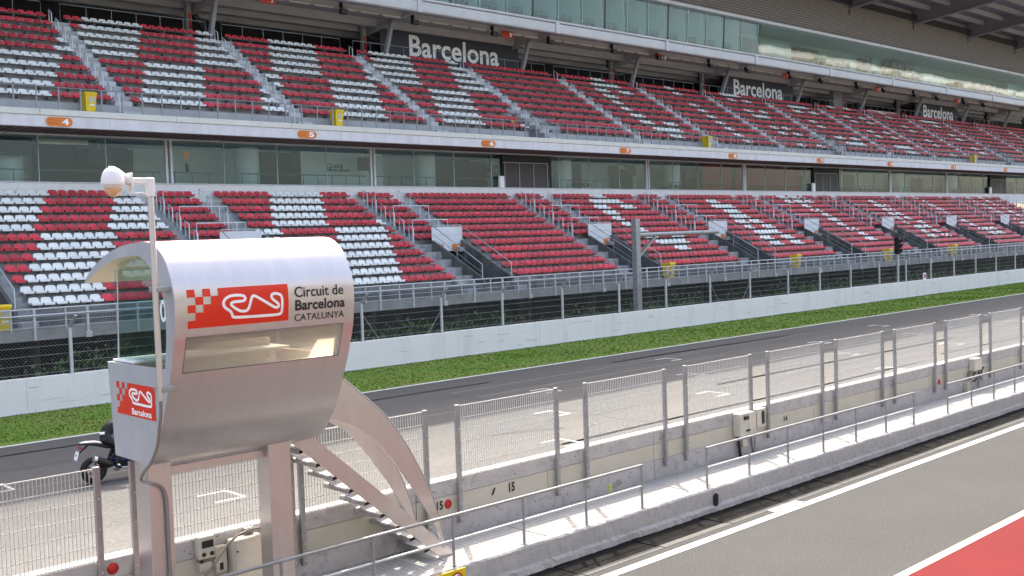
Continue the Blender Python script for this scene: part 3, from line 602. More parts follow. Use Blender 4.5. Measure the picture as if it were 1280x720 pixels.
t = MB(); closed_ribbon(t, [Vector((p.x * .95 + .03, p.y * .72 + .27)) for p in path], .075, 2.6, lambda u, v: en_surf(u, v, .003)); lettering(t, 'Barcelona', lambda u, v: en_surf(.40 + .50 * u, .06 + .20 * v, .003), .03); t.build('track_outline', 'white', lg2)
# dome camera on its pole
cm = empty('dome_camera', (5.475, 12.1, 3.7), 'white dome security camera on a tall pole clamped to the cabin', 'camera')
MB().tube([(5.475, 12.03, 3.72), (5.475, 12.03, 6.2)], .037, 14).build('pole', 'alu', cm)
for z in (3.85, 5.05): MB().chbox(5.47, 5.66, 11.99, 12.20, z - .03, z + .03, .006).build('clamp', 'galv', cm)
MB().chbox(5.43, 5.52, 11.985, 12.075, 6.15, 6.38, .012).chbox(5.244, 5.432, 11.992, 12.068, 6.30, 6.375, .01).build('elbow', 'cam_white', cm)
a = MB(); a.chbox(5.222, 5.243, 11.955, 12.105, 6.235, 6.43, .008); a.tube([(5.228, 12.03, 6.335), (5.19, 12.03, 6.355), (5.14, 12.03, 6.40), (5.09, 12.03, 6.45), (5.04, 12.03, 6.475), (4.99, 12.03, 6.475)], [.06, .054, .04, .031, .029, .027], 10); a.build('arm', 'cam_white', cm)
hd = MB(); hd.lathe([(.002, .208), (.05, .203), (.085, .182), (.112, .14), (.128, .085), (.134, .035), (.138, 0), (.125, -.004), (.08, -.004)], (5.03, 12.03, 6.28), 24); hd.build('hood', 'cam_white', cm)
hd = MB(); hd.lathe([(.088, 0), (.092, -.03), (.084, -.07), (.055, -.11), (.002, -.127)], (5.03, 12.03, 6.276), 20); hd.build('dome', 'lens', cm)
MB().lathe([(.104, .0), (.104, -.022), (.093, -.026), (.09, 0)], (5.03, 12.03, 6.277), 20).build('ring', 'cam_white', cm)
cd = resample([(5.22, 6.25), (5.29, 6.19), (5.36, 6.20), (5.44, 6.17)], 4); MB().tube([(p.x, 12.03, p.y) for p in cd], .008, 6).build('lead', 'cam_white', cm)
cc = [Vector(p) for p in ((5.48, 12.04, 3.74), (5.50, 12.10, 3.55), (5.54, 12.25, 3.35), (5.59, 12.40, 3.20), (5.61, 12.52, 3.05), (5.61, 12.70, 2.86), (5.60, 12.92, 2.70), (5.60, 12.98, 2.60), (5.68, 12.87, 2.56), (5.80, 12.85, 2.50), (5.86, 12.855, 2.36), (5.87, 12.86, 2.0), (5.87, 12.86, .5))]
Q = []
for i in range(len(cc) - 1):
    p0, p1, p2, p3 = cc[max(i - 1, 0)], cc[i], cc[i + 1], cc[min(i + 2, len(cc) - 1)]
    for j in range(5): t_ = j / 5; Q.append(.5 * ((2 * p1) + (p2 - p0) * t_ + (2 * p0 - 5 * p1 + 4 * p2 - p3) * t_ ** 2 + (3 * p1 - p0 - 3 * p2 + p3) * t_ ** 3))
Q.append(cc[-1]); MB().tube(Q, .021, 10).build('conduit', 'cable', cm)
# ================================================================== MOTORCYCLE AND RIDER
BX, BY = 9.74, 25.27
def bp(x, y, z): return (BX + x, BY + y, z)
bk = empty('motorcycle', (BX + .7, BY, 0), 'black and blue sports motorcycle on the track behind the cabin leg', 'motorcycle')
for wx, nm in ((0, 'rear_wheel'), (1.40, 'front_wheel')):
    r, wd = (.32, .095) if wx == 0 else (.30, .06)
    ty = MB(); ty.lathe([(r - .11, -wd * .8), (r - .05, -wd), (r - .015, -wd * .7), (r, 0), (r - .015, wd * .7), (r - .05, wd), (r - .11, wd * .8), (r - .11, -wd * .8)], bp(wx, 0, r), 36, 'y')
    wh = ty.build(nm, 'rubber', bk)
    rm = MB(); rm.lathe([(r - .11, -wd * .78), (r - .135, -wd * .6), (r - .135, wd * .6), (r - .11, wd * .78)], bp(wx, 0, r), 36, 'y'); rm.lathe([(.002, -.05), (.05, -.05), (.05, .05), (.002, .05)], bp(wx, 0, r), 14, 'y')
    for k in range(5):
        a = 2 * math.pi * k / 5; rm.beam(bp(wx + .04 * math.cos(a), 0, r + .04 * math.sin(a)), bp(wx + (r - .125) * math.cos(a), 0, r + (r - .125) * math.sin(a)), .03, .03, upv=(0, 1, 0))
    rm.build('rim', 'rim', wh); MB().lathe([(.06, -wd - .012), (.13, -wd - .012), (.13, -wd - .006), (.06, -wd - .006), (.06, -wd - .012)], bp(wx, 0, r), 24, 'y').build('brake_disc', 'chrome', wh)
MB().tube([bp(0, -.13, .33), bp(.3, -.14, .37), bp(.56, -.10, .45)], [.03, .04, .05], 8).tube([bp(0, .13, .33), bp(.3, .14, .37), bp(.56, .10, .45)], [.03, .04, .05], 8).build('swingarm', 'black', bk)
MB().tube([bp(-.06, -.24, .62), bp(.02, -.235, .59), bp(.30, -.21, .46), bp(.40, -.19, .42)], [.055, .085, .085, .05], 14).build('exhaust', 'black', bk)
MB().tube([bp(-.085, -.24, .632), bp(-.02, -.238, .605)], [.075, .088], 14).build('exhaust_tip', 'chrome', bk)
MB().tube([bp(.40, -.19, .42), bp(.55, -.12, .30), bp(.95, -.08, .26)], .03, 8).build('exhaust_pipe', 'chrome', bk)
def loft(sections, nm, mt):   # sections: (x, zc, half width, half height)
    mb = MB(); n = 14; vs = []
    for x, z, hw, hh in sections:
        for k in range(n):
            a = 2 * math.pi * k / n; c, s_ = math.cos(a), math.sin(a); vs.append(bp(x, hw * math.copysign(abs(c) ** .75, c), z + hh * math.copysign(abs(s_) ** .75, s_)))
    m_ = len(sections); fs = [(i * n + k, i * n + (k + 1) % n, (i + 1) * n + (k + 1) % n, (i + 1) * n + k) for i in range(m_ - 1) for k in range(n)] + [tuple(range(n)), tuple(range((m_ - 1) * n, m_ * n))]
    return mb.add(vs, fs, 0, True).build(nm, mt, bk)
loft([(.50, .52, .12, .14), (.62, .50, .17, .20), (.9, .48, .18, .22), (1.05, .5, .15, .18)], 'engine', 'black')
loft([(.48, .84, .10, .05), (.62, .88, .15, .12), (.85, .93, .17, .14), (1.02, .92, .12, .10)], 'fuel_tank', 'blue')
loft([(-.32, .985, .03, .02), (-.12, .97, .09, .035), (.10, .93, .11, .05), (.30, .86, .12, .06), (.50, .82, .12, .05)], 'tail_unit', 'black')
loft([(-.30, 1.015, .035, .018), (-.14, 1.015, .085, .022), (.05, .995, .09, .025), (.20, .95, .09, .03)], 'seat_cowl', 'cam_white')
loft([(.62, .56, .19, .10), (.8, .52, .21, .20), (1.05, .58, .22, .27), (1.25, .72, .20, .22), (1.42, .86, .12, .12), (1.55, .88, .03, .03)], 'fairing', 'blue')
loft([(.45, .52, .14, .06), (.60, .50, .20, .10), (.72, .48, .205, .05)], 'side_panel', 'blue')
MB().add([bp(1.22, -.12, .98), bp(1.22, .12, .98), bp(1.0, .10, 1.16), bp(1.0, -.10, 1.16), bp(1.40, 0, 1.0)], [(0, 1, 2, 3), (0, 4, 1)]).build('windscreen', 'black', bk)
MB().tube([bp(1.40, -.1, .30), bp(1.16, -.1, .92)], .03, 8).tube([bp(1.40, .1, .30), bp(1.16, .1, .92)], .03, 8).build('fork', 'black', bk)
MB().beam(bp(-.12, 0, .93), bp(-.40, 0, .72), .05, .03).build('plate_bracket', 'black', bk)
MB().beam(bp(-.36, 0, .82), bp(-.42, 0, .62), .19, .008, upv=(1, 0, .2)).build('number_plate', 'white', bk)
MB().tube([bp(-.30, -.10, .90), bp(-.30, .10, .90)], .02, 6).build('tail_lamp', 'disc', bk)
MB().tube([bp(1.12, -.30, .93), bp(1.14, 0, .97), bp(1.12, .30, .93)], .016, 8).build('handlebar', 'black', bk)
MB().lathe([(.001, 0), (.09, 0), (.10, .03), (.09, .05), (.001, .05)], bp(.5, -.2, .33), 12, 'y').build('rearset', 'chrome', bk)
# rider: one skinned body
def skinned(name, chain, edges, mt, parent, sub=2):
    me = bpy.data.meshes.new(name); po = Vector(parent['_o']); me.from_pydata([tuple(Vector(c[:3]) - po) for c in chain], edges, []); o = bpy.data.objects.new(name, me); COL.objects.link(o); o.parent = parent; o['_o'] = tuple(po)
    me.materials.append(X[mt]); o.modifiers.new('skin', 'SKIN'); sv = me.skin_vertices[0].data
    for i, c in enumerate(chain): sv[i].radius = (c[3], c[4] if len(c) > 4 else c[3])
    sv[0].use_root = True; sb = o.modifiers.new('sub', 'SUBSURF'); sb.levels = sub; sb.render_levels = sub
    for p in me.polygons: p.use_smooth = True
    o.modifiers['skin'].use_smooth_shade = True
    return o
rd = empty('person', (BX + .3, BY, .95), 'motorcycle rider in black leathers crouched forward on the motorcycle', 'person')
ch = [(.22, 0, 1.06, .15, .17), (.36, 0, 1.24, .14, .16), (.56, 0, 1.38, .15, .19), (.74, 0, 1.46, .09, .12), (.80, 0, 1.50, .06), (.30, -.13, 1.0, .10), (.66, -.25, .84, .075), (.46, -.24, .44, .05), (.44, -.23, .36, .045), (.60, -.23, .33, .035), (.30, .13, 1.0, .10), (.66, .25, .84, .075), (.46, .24, .44, .05), (.44, .23, .36, .045), (.60, .23, .33, .035),
      (.70, -.20, 1.40, .07), (.88, -.32, 1.17, .05), (1.08, -.28, .97, .035), (1.15, -.27, .95, .035), (.70, .20, 1.40, .07), (.88, .32, 1.17, .05), (1.08, .28, .97, .035), (1.15, .27, .95, .035)]
ch = [(BX + c[0], BY + c[1], c[2], *c[3:]) for c in ch]
skinned('body', ch, [(0, 1), (1, 2), (2, 3), (3, 4), (0, 5), (5, 6), (6, 7), (7, 8), (8, 9), (0, 10), (10, 11), (11, 12), (12, 13), (13, 14), (2, 15), (15, 16), (16, 17), (17, 18), (2, 19), (19, 20), (20, 21), (21, 22)], 'leather', rd)
MB().lathe([(.01, -.15), (.09, -.14), (.13, -.05), (.135, .04), (.10, .12), (.05, .15), (.005, .155)], bp(.90, 0, 1.60), 18, 'x').build('helmet', 'black', rd)
MB().add([bp(1.015, -.10, 1.56), bp(1.015, .10, 1.56), bp(1.0, .10, 1.66), bp(1.0, -.10, 1.66)], [(0, 1, 2, 3)]).build('visor', 'chrome', rd)
MB().chbox(BX + .12, BX + .24, BY - .185, BY - .165, 1.17, 1.23, .005).build('jacket_print', 'white', rd)
for s_ in (-1, 1):
    for k in range(4): MB().tube([bp(1.13, s_ * (.25 + .025 * k), .965), bp(1.18, s_ * (.25 + .025 * k), .955), bp(1.17, s_ * (.25 + .025 * k), .925), bp(1.13, s_ * (.25 + .025 * k), .915)], .011, 6).build('finger', 'leather', rd)
    MB().tube([bp(1.10, s_ * .24, .95), bp(1.12, s_ * .225, .93), bp(1.14, s_ * .225, .92)], .012, 6).build('thumb', 'leather', rd)
# ================================================================== FAR BARRIER AND DEBRIS FENCE
bw = empty('track_barrier', (40, 36.6, .2), 'long white painted concrete barrier beyond the grass strip', 'wall')
x = -6.0
while x < 130:
    MB().chbox(x + .0015, x + 5.9985, 36.5, 36.78, -.1, 1.445 + random.uniform(-.004, .004), .012).build('barrier_segment', 'white_wall', bw); x += 6.0
random.seed(31); sc_ = MB()
for i in range(70):
    x = random.uniform(2, 95); z = random.uniform(.45, 1.3); l_ = random.uniform(.1, .9); hh_ = random.uniform(.008, .03); t_ = random.uniform(-.05, .05)
    sc_.add([(x, 36.4975, z), (x + l_, 36.4975, z + t_), (x + l_ * .95, 36.4975, z + t_ + hh_), (x + .02, 36.4975, z + hh_)], [(0, 1, 2, 3)])
sc_.build('scuffs', 'wall_paint', bw, kind='stuff')
df = empty('debris_fence', (40, 36.65, 1.44), 'tall grey chain link debris fence standing on the white barrier', 'fence')
FX = [1.5, 5.5, 9.5, 13.55, 17.6, 21.6, 25.63, 29.95, 33.68, 37.76, 42.06, 46.0, 50.07, 54.1, 58.3, 62.1, 66.1, 70.1] + [74.1 + 4 * i for i in range(8)]
pm = MB().chbox(-.05, .05, -.05, .05, 0, 1.62, .01).mesh('post', 'galv_l'); am = MB().beam((0, 0, 1.58), (.10, -.34, 2.0), .10, .08).mesh('cranked_arm', 'galv'); bm_ = MB().chbox(-.12, .12, -.06, .10, -.015, .01, .004).mesh('base_plate', 'galv')
br = MB().tube([(.05, 0, 1.1), (-.85 + .05, 0, .02)], .016, 6).mesh('brace', 'galv'); br2 = MB().tube([(.05, 0, 1.1), (.85, 0, .02)], .016, 6).mesh('brace', 'galv')
for i, fx in enumerate(FX):
    p = inst('post', pm, df, (fx, 36.6, 1.44)); inst('cranked_arm', am, p, (fx, 36.6, 1.44)); inst('base_plate', bm_, p, (fx, 36.6, 1.44))
    if i % 6 == 1: inst('brace', br, df, (fx, 36.6, 1.44))
    if i % 6 == 0: inst('brace', br2, df, (fx, 36.6, 1.44))
cb = MB()
for z in (1.55, 1.85, 2.15, 2.45, 2.72, 2.95): cb.box(FX[0], FX[-1], 36.64, 36.655, z - .007, z + .007)
cb.build('cables', 'galv', df, kind='stuff')
ck = MB(); zt, zb = 2.98, 1.47; hh = zt - zb; pitch = .13; r = .0033
xx = FX[0] - hh
while xx < 100:
    for sgn in (1, -1):
        a = Vector((xx if sgn > 0 else xx + hh, 36.625, zb)); b = Vector((xx + hh if sgn > 0 else xx, 36.625 + .01 * sgn, zt)); d = (b - a).normalized(); s_ = Vector((-d.z, 0, d.x)) * r; q = Vector((0, r, 0))
        ck.add([a - s_, a + q, a + s_, b - s_, b + q, b + s_], [(0, 3, 4, 1), (1, 4, 5, 2), (2, 5, 3, 0)])
    xx += pitch
ck.build('chain_link', 'link', df, fix=False, kind='stuff')
# gantry pole
gp = empty('gantry_pole', (44.2, 36.95, .25), 'tall grey steel pole with one horizontal arm behind the debris fence', 'pole')
MB().chbox(43.9, 44.26, 36.85, 37.2, .0, 6.4, .02).build('post', 'galv', gp); MB().tube([(44.2, 37.0, 5.52), (51.5, 37.0, 5.56)], .12, 12).build('arm', 'galv', gp)
MB().beam((44.2, 37.0, 4.3), (45.8, 37.0, 5.5), .14, .12).build('strut', 'galv', gp); MB().chbox(43.7, 44.5, 36.8, 37.4, -.02, .04, .01).build('base_plate', 'galv', gp)
# start signal box
sg = empty('signal_light', (72.9, 36.6, 1.44), 'black signal light box on a thin grey pole above the barrier', 'signal')
MB().chbox(72.85, 72.99, 36.55, 36.69, 1.44, 3.55, .01).build('pole', 'galv_l', sg); MB().chbox(72.74, 73.10, 36.42, 36.80, 3.5, 4.72, .03).build('housing', 'black', sg)
for z in (3.75, 4.1, 4.45): MB().lathe([(.13, -.12), (.13, 0), (.11, 0), (.11, -.12), (.13, -.12)], (72.92, 36.42, z), 14, 'y').build('visor', 'black', sg)
nb = empty('marker_board', (77.5, 36.6, 1.44), 'small white and red marker board standing on the far barrier', 'sign'); MB().chbox(76.9, 77.35, 36.6, 36.66, 1.445, 1.95, .01).build('board', 'white', nb); MB().box(77.0, 77.25, 36.592, 36.6, 1.55, 1.85).build('print', 'disc', nb)
# ================================================================== GRANDSTAND
gs = empty('grandstand', (60, 50, 0), 'two tier concrete grandstand with red and white seats and glazed lounges', 'grandstand')
# ---- seat
def seat_mesh(name, mt, w_=.455):
    P = [(.00, -.055), (.0, .0), (.05, .03), (.20, .012), (.34, .02), (.395, .07), (.43, .16), (.475, .255), (.485, .262), (.50, .255), (.455, .15), (.43, .05), (.36, -.02), (.05, -.01), (.02, -.055)]
    Wd = [.90, .94, .97, .97, .98, 1.0, .95, .78, .76, .78, .95, 1.0, .98, .97, .9]
    mb = MB(); vs = []; cols = 4
    for (y, z), q in zip(P, Wd):
        for k in range(cols + 1):
            u = (k / cols - .5); dish = (abs(u) * 2) ** 2 * .03
            vs.append((u * w_ * q, y, z + (dish if 2 <= len(vs) // 5 <= 4 else 0) - (dish * .6 if 7 <= len(vs) // 5 <= 9 else 0)))
    n = len(P); fs = [(i * 5 + k, i * 5 + k + 1, ((i + 1) % n) * 5 + k + 1, ((i + 1) % n) * 5 + k) for i in range(n) for k in range(4)]
    fs += [tuple(i * 5 for i in range(n)), tuple(i * 5 + 4 for i in range(n))[::-1]]
    mb.add(vs, fs, 0, False); return mb, mb.mesh(name, mt)
smb, seat_r = seat_mesh('red_seat', 'seat_red'); _, seat_w = seat_mesh('white_seat', 'seat_white')
smb_v = [tuple(v.co) for v in seat_r.vertices]; smb_f = [tuple(p.vertices) for p in seat_r.polygons]
FONT9 = {
 'C': ["...###...", ".#######.", "###...###", "###......", "##.......", "##.......", "###......", "###...###", ".#######.", "...###..."],
 'A': [".........", "...###...", "..######.", "...####..", "..#####..", ".###.###.", ".##...###", ".#######.", "###...###", "###...###"],
 'T': ["#########", "#########", "...###...", "...###...", "...###...", "...###...", "...###...", "...###...", "...###...", "...###..."],
 'L': ["##.......", "##.......", "##.......", "##.......", "##.......", "##.......", "##.......", "##.......", "########.", "########."],
 'U': ["##.....##", "##.....##", "##.....##", "##.....##", "##.....##", "##.....##", "##.....##", "##.....##", ".#######.", "..#####.."],
 'N': ["##.....##", "###....##", "####...##", "##.##..##", "##.##..##", "##..##.##", "##..##.##", "##...####", "##....###", "##.....##"],
 'Y': ["##.....##", ".##...##.", ".##...##.", "..##.##..", "...###...", "...##....", "...##....", "...##....", "...##....", "...##...."],
 'I': ["...##....", "...##....", ".........", "...##....", "...##....", "...##....", "...##....", "...##....", "...##....", "...##...."],
 'R': ["######...", "##...##..", "##....##.", "##...##..", "#####....", "##.##....", "##..##...", "##...##..", "##....##.", "##.....##"]}
def glyph(ch, r, i):
    if ch is None or not 1 <= r <= 10 or not 5 <= i <= 13: return False
    return FONT9[ch][r - 1][i - 5] == '#'
LOWER_TXT = dict(zip(range(3, 12), 'CATALUNYA')); UPPER_TXT = dict(zip(range(4, 11), 'CIRCUIT'))
SEATS = []                     # (distance, terrace, x, y, z, white)
CAM = Vector((0, 0, 5.5))
def seat(ter, x, y, z, white):
    c = Vector((x, y, z)) - CAM; dep = c.dot(fwd); u = 640 + 1317 * c.dot(right) / dep; v = 360 - 1317 * c.dot(up) / dep
    vis = -8 < u < 1288 and -4 < v < 724 and not (205 < u < 430 and 305 < v < 560) and not (112 < u < 205 and 330 < v < 345)
    SEATS.append((dep if vis else 1e6 + dep, ter, x, y, z, white))
# ---- lower terrace
L0, LP, LSP, RD, RH = 15.12, 13.72, .505, .90, .46
def lz(r): return 3.10 + RH * (12 - r)
def ly(r): return 44.45 + RD * (12 - r)
def profile(r0, r1, zb):       # rows r0 (front) .. r1 (top), closed polygon in (y,z)
    P = [(ly(r0), zb)]
    for r in range(r0, r1 - 1, -1): P += [(ly(r), lz(r)), (ly(r) + RD, lz(r))]
    P[-1] = (55.6, lz(r1)); P += [(55.6, zb)]; return P
lt = empty('lower_terrace', (60, 50, 2.6), None, None); lt.parent = gs; lt.location = Vector((60, 50, 2.6)) - Vector(gs['_o'])
for k in range(-3, 9):
    bx = L0 + LP * k; wx0, wx1 = bx + 9.1 + 1.5 + .12, bx + 9.1 + 1.5 + .12 + 2.26          # stairwell from bx+10.72
    MB().prism(profile(12, 1, 2.61), 'x', bx - .74, wx0).build('stepped_concrete', 'concrete', lt)
    MB().prism(profile(7, 1, 5.0), 'x', wx0, wx1).build('stepped_concrete', 'concrete', lt)
    d = MB(); d.box(wx0, wx1, 52.2, 52.3, 2.0, 5.0); d.box(wx0, wx0 + .02, 49.0, 52.2, 2.6, 4.98); d.box(wx1 - .02, wx1, 49.0, 52.2, 2.6, 4.98); d.box(wx0, wx1, 44.45, 52.2, 2.4, 2.6); d.build('tunnel', 'concrete_d', lt)
    # stair inside the well
    st = MB()
    for i in range(6): st.box(wx0 + .25, wx1 - .25, 46.4 + .35 * i, 46.75 + .35 * i + (.0 if i < 5 else .6), 2.6, 2.78 + .18 * i)
    st.build('well_stair', 'concrete', lt, kind='stuff')
    for xx in (wx0 - .06, wx1 - .10):
        w2 = [(44.42, 2.6)] + [(44.42, 3.35), (48.95, 5.65), (48.95, 2.6)]; MB().prism(w2, 'x', xx, xx + .16).build('well_wall', 'concrete_d', lt)
    [MB().chbox(wx0 - .05, wx1 + .05, 48.88, 48.945, 4.95 + .49 * q, 5.43 + .49 * q, .008).build('parapet_board', 'column' if k > 50 else 'white_steel', lt) for q in range(3)]
    # aisle flights
    for a0, a1, r0 in ((bx + 9.12, bx + 9.78, 12), (bx - .72, bx - .04, 12), (bx + 12.45, bx + 13.0, 7)):
        fl = MB()
        for r in range(r0, 1, -1): fl.box(a0, a1, ly(r) + .45, ly(r) + RD - .002, lz(r) - .01, lz(r) + .23)
        fl.box(a0, a1, ly(r0) - .45, ly(r0) - .002, lz(r0) - .5, lz(r0) - .23)
        fl.build('aisle_steps', 'concrete', lt, kind='stuff')
    # seats
    for r in range(1, 13):
        for i in range(18):
            if k <= 1:
                stt = ({0: 3, 1: 8}.get(k % 2)) if r <= 5 else ({0: 11, 1: 16}.get(k % 2)); wht = ((i + r - stt) % 14) < 7
            else: wht = glyph(LOWER_TXT.get(k), r, i) and (k < 5 or (r * 7 + i * 3 + k) % 4 > 0)
            seat(0, bx + LSP * (i + .5), ly(r) + .46, lz(r) + .42, wht)
        MB().box(bx + .05, bx + 9.0, ly(r) + .60, ly(r) + .66, lz(r) + .30, lz(r) + .36).build('seat_rail', 'bracket', lt) if r == 99 else None
    for r in range(1, 8):
        for i in range(5): seat(0, bx + 9.90 + LSP * (i + .5), ly(r) + .46, lz(r) + .42, False)
    rl = MB(); post = []
    for r in range(1, 13):
        for x0, x1 in ((bx + .05, bx + 9.05),) + (((bx + 9.95, bx + 12.4),) if r < 8 else ()):
            rl.box(x0, x1, ly(r) + .58, ly(r) + .65, lz(r) + .32, lz(r) + .365)
            n = max(2, int((x1 - x0) / 1.02))
            for i in range(n + 1): xx = x0 + .3 + (x1 - x0 - .6) * i / n; rl.box(xx - .025, xx + .025, ly(r) + .50, ly(r) + .90, lz(r) + .26, lz(r) + .33)
    rl.build('seat_supports', 'bracket', lt, kind='stuff')
    # rails over the small block
    if bx < 130:
        for r in (2, 4, 6):
            z = lz(r) + .46; y = ly(r) - .25
            h = MB(); h.tube([(bx + 9.78, y, z - .7), (bx + 9.78, y, z + .55), (bx + 12.5, y, z + .55), (bx + 12.5, y, z - .7)], .032, 6); h.build('handrail', 'white_steel', lt)
        for r in range(1, 7):
            for xx in (bx + 9.80, bx + 12.48): MB().tube([(xx, ly(r) - .30, lz(r) - .46), (xx, ly(r) - .30, lz(r) + .52), (xx, ly(r) + .12, lz(r) + .74), (xx, ly(r) + .12, lz(r) - .0)], .03, 6).build('handrail', 'white_steel', lt)
        for xx in (wx0, wx1):
            MB().tube([(xx, 48.9, 5.0), (xx, 48.9, 6.5), (xx, 44.55, 4.18), (xx, 44.55, 2.6)], .026, 8).build('handrail', 'galv_l', lt)
            MB().tube([(xx, 48.8, 5.95), (xx, 44.55, 3.70)], .016, 6).tube([(xx, 48.8, 5.5), (xx, 44.55, 3.3)], .012, 6).tube([(xx, 46.7, 5.32), (xx, 46.7, 3.8)], .024, 6).build('middle_rail', 'galv', lt)
        MB().tube([(wx0, 48.9, 6.5), (wx1, 48.9, 6.5)], .026, 8).build('handrail', 'galv_l', lt)
        for sx, s in ((wx0 + .42, str(k + 4 if k >= 0 else 3)), (wx1 - .42, str(k + 5 if k >= 0 else 4))):
            if k < -1: continue
            sgn = MB(); sgn.chbox(sx - .38, sx + .38, 48.86, 48.879, 4.98, 5.36, .004).build('gate_sign', 'orange', lt)
            l = MB(); lettering(l, s, onface(sx + .02, sx + .22, 48.857, 5.05, 5.30), .03); l.build('gate_number', 'white', lt)
# walkway slab, edge beam, under-stand wall
MB().box(XA, XB, 42.45, 50.0, 2.30, 2.60).build('front_walkway', 'concrete', lt)
MB().chbox(XA, XB, 42.25, 42.46, 2.22, 2.68, .01).build('edge_beam', 'beam', lt)
MB().box(XA, XB, 49.2, 49.4, -.1, 2.3).build('trench_wall', 'dark', lt)
MB().box(XA, XB, 44.43, 44.448, 2.6, 3.0).build('stained_riser', 'concrete_d', lt)
MB().chbox(XA, XB, 55.5, 55.75, 8.0, 9.2, .02).build('top_parapet', 'white_wall', lt)
MB().chbox(XA, XB, 55.44, 55.80, 9.202, 9.26, .01).build('parapet_cap', 'white_steel', lt)
for i in range(30): MB().box(-20 + 6 * i, -19.7 + 6 * i, 47.6, 49.0, -.1, 2.29).build('stub_column', 'concrete_d', lt)
# front railing of the lower tier
fr = empty('railing', (60, 42.3, 2.6), 'long grey steel railing with wire mesh along the front of the lower tier', 'railing', 'long railings along the tier fronts')
for z, y, r in ((3.44, 42.36, .035), (3.20, 42.16, .035), (2.96, 42.2, .012), (2.74, 42.2, .012)): MB().tube([(XA, y, z), (XB, y, z)], r, 8).build('rail' if r > .02 else 'wire', 'galv_l', fr)
pA = MB().box(-.045, .045, -.09, 0, -.42, .78).mesh('post', 'galv_l'); pB = MB().box(-.025, .025, -.05, 0, -.05, .78).mesh('thin_post', 'galv_l'); pC = MB().box(-.12, .12, -.16, -.03, -.45, -.22).mesh('bracket', 'galv_l')
i = 0; x = 2.0
while x < 120:
    p = inst('post', pA, fr, (x, 42.25, 2.66)); inst('thin_post', pB, fr, (x + 1.2, 42.25, 2.66))
    if i % 3 == 1: inst('bracket', pC, p, (x, 42.25, 2.66))
    x += 2.05; i += 1
wm = MB()
for j in range(900): xx = 2 + j * .12; wm.box(xx - .003, xx + .003, 42.235, 42.242, 2.66, 3.2)
for j in range(6): wm.box(2, 112, 42.23, 42.235, 2.7 + .09 * j, 2.707 + .09 * j)
wm.build('wire_mesh', 'galv', fr, kind='stuff')
# ---- lounge between the tiers
lo = empty('glazed_lounge', (60, 57, 8.9), None, None); lo.parent = gs; lo.location = Vector((60, 57, 8.9)) - Vector(gs['_o'])
MB().box(XA, XB, 55.75, 61.2, 8.5, 8.9).build('lounge_floor', 'room_floor', lo)
MB().box(XA, XB, 60.9, 61.1, 8.9, 11.9).build('back_wall', 'room_white', lo)
MB().box(XA, XB, 55.8, 61.2, 11.66, 11.76).build('lounge_ceiling', 'room_white', lo)
def panel(x0, x1, y, z0, z1, m_, nm='wall_panel'): MB().box(x0, x1, y - .06, y, z0, z1).build(nm, m_, lo)
for k in range(-1, 12):
    o = 26.6 + 13.9 * k
    for dx in (-.12, .16): MB().box(o + dx - .06, o + dx + .06, 55.9, 56.1, 8.9, 11.66).build('mullion', 'white_steel', lo)
    for dx in (3.4, 6.9, 10.4): MB().box(o + dx - .015, o + dx + .015, 55.95, 56.05, 8.9, 11.66).build('glass_joint', 'teal', lo)
    MB().box(o + .22, o + 13.9 - .18, 55.99, 56.01, 8.95, 11.62).build('glass_front', 'lounge_glass', lo)
    MB().lathe([(.75, 8.9), (.75, 11.66)], (o + 6.1, 58.2, 0), 24).build('round_column', 'room_white', lo)
    panel(o + 8.2, o + 10.5, 60.3, 8.9, 11.66, 'room_dark', 'dark_recess'); panel(o - 3.5, o - .2, 60.2, 8.9, 11.5, 'room_dark', 'dark_recess') if k % 2 == 0 else panel(o + .8, o + 3.6, 60.6, 9.4, 11.3, 'room_dark', 'dark_recess')
    h = MB(); h.box(o + .3, o + 13.6, 56.31, 56.37, 9.90, 9.97); h.box(o + .3, o + 13.6, 56.335, 56.345, 9.45, 9.46)
    for j in range(13): h.box(o + .5 + 1.05 * j, o + .53 + 1.05 * j, 56.31, 56.36, 8.9, 9.95)
    h.build('inner_railing', 'room_dark', lo)
panel(77.0, 81.5, 56.9, 8.9, 11.66, 'room_red', 'red_wall'); panel(82.6, 93.4, 57.2, 8.9, 11.66, 'room_red', 'red_wall')
for cx in (51.9, 94.0, 136.0):
    MB().box(cx, cx + 5.0, 55.85, 56.15, 8.9, 11.75).build('door_core', 'ceil_d', lo)
    for j in range(3): MB().chbox(cx + .15 + 1.45 * j, cx + 1.5 + 1.45 * j, 55.78, 55.848, 8.95, 11.05, .01).build('door', 'door', lo)
    fm = MB()
    for j in range(4): fm.box(cx + .08 + 1.45 * j, cx + .14 + 1.45 * j, 55.74, 55.80, 8.95, 11.1)
    fm.box(cx, cx + 4.5, 55.74, 55.80, 11.06, 11.12); fm.build('door_frame', 'galv', lo)
    MB().chbox(cx - .55, cx - .05, 55.6, 55.84, 8.95, 10.1, .06).build('white_box', 'white', lo)
def framed(x, y, z, w_, h_, lab, grp):
    r = empty('framed_picture', (x, y, z), lab, 'picture', grp); MB().chbox(x - w_ / 2, x + w_ / 2, y - .06, y, z - h_ / 2, z + h_ / 2, .01).build('frame', 'black', r); MB().box(x - w_ / 2 + .06, x + w_ / 2 - .06, y - .068, y - .058, z - h_ / 2 + .06, z + h_ / 2 - .06).build('print', 'photo', r)
for x, z, lb in ((48.6, 10.95, 'left picture of the three behind the lounge glass left of the brown doors'), (52.3, 11.35, 'high middle picture of the three behind the lounge glass'), (55.2, 10.85, 'right picture of the three behind the lounge glass')): framed(x, 60.85, z, 1.7, .95, lb, 'pictures in the lounge')
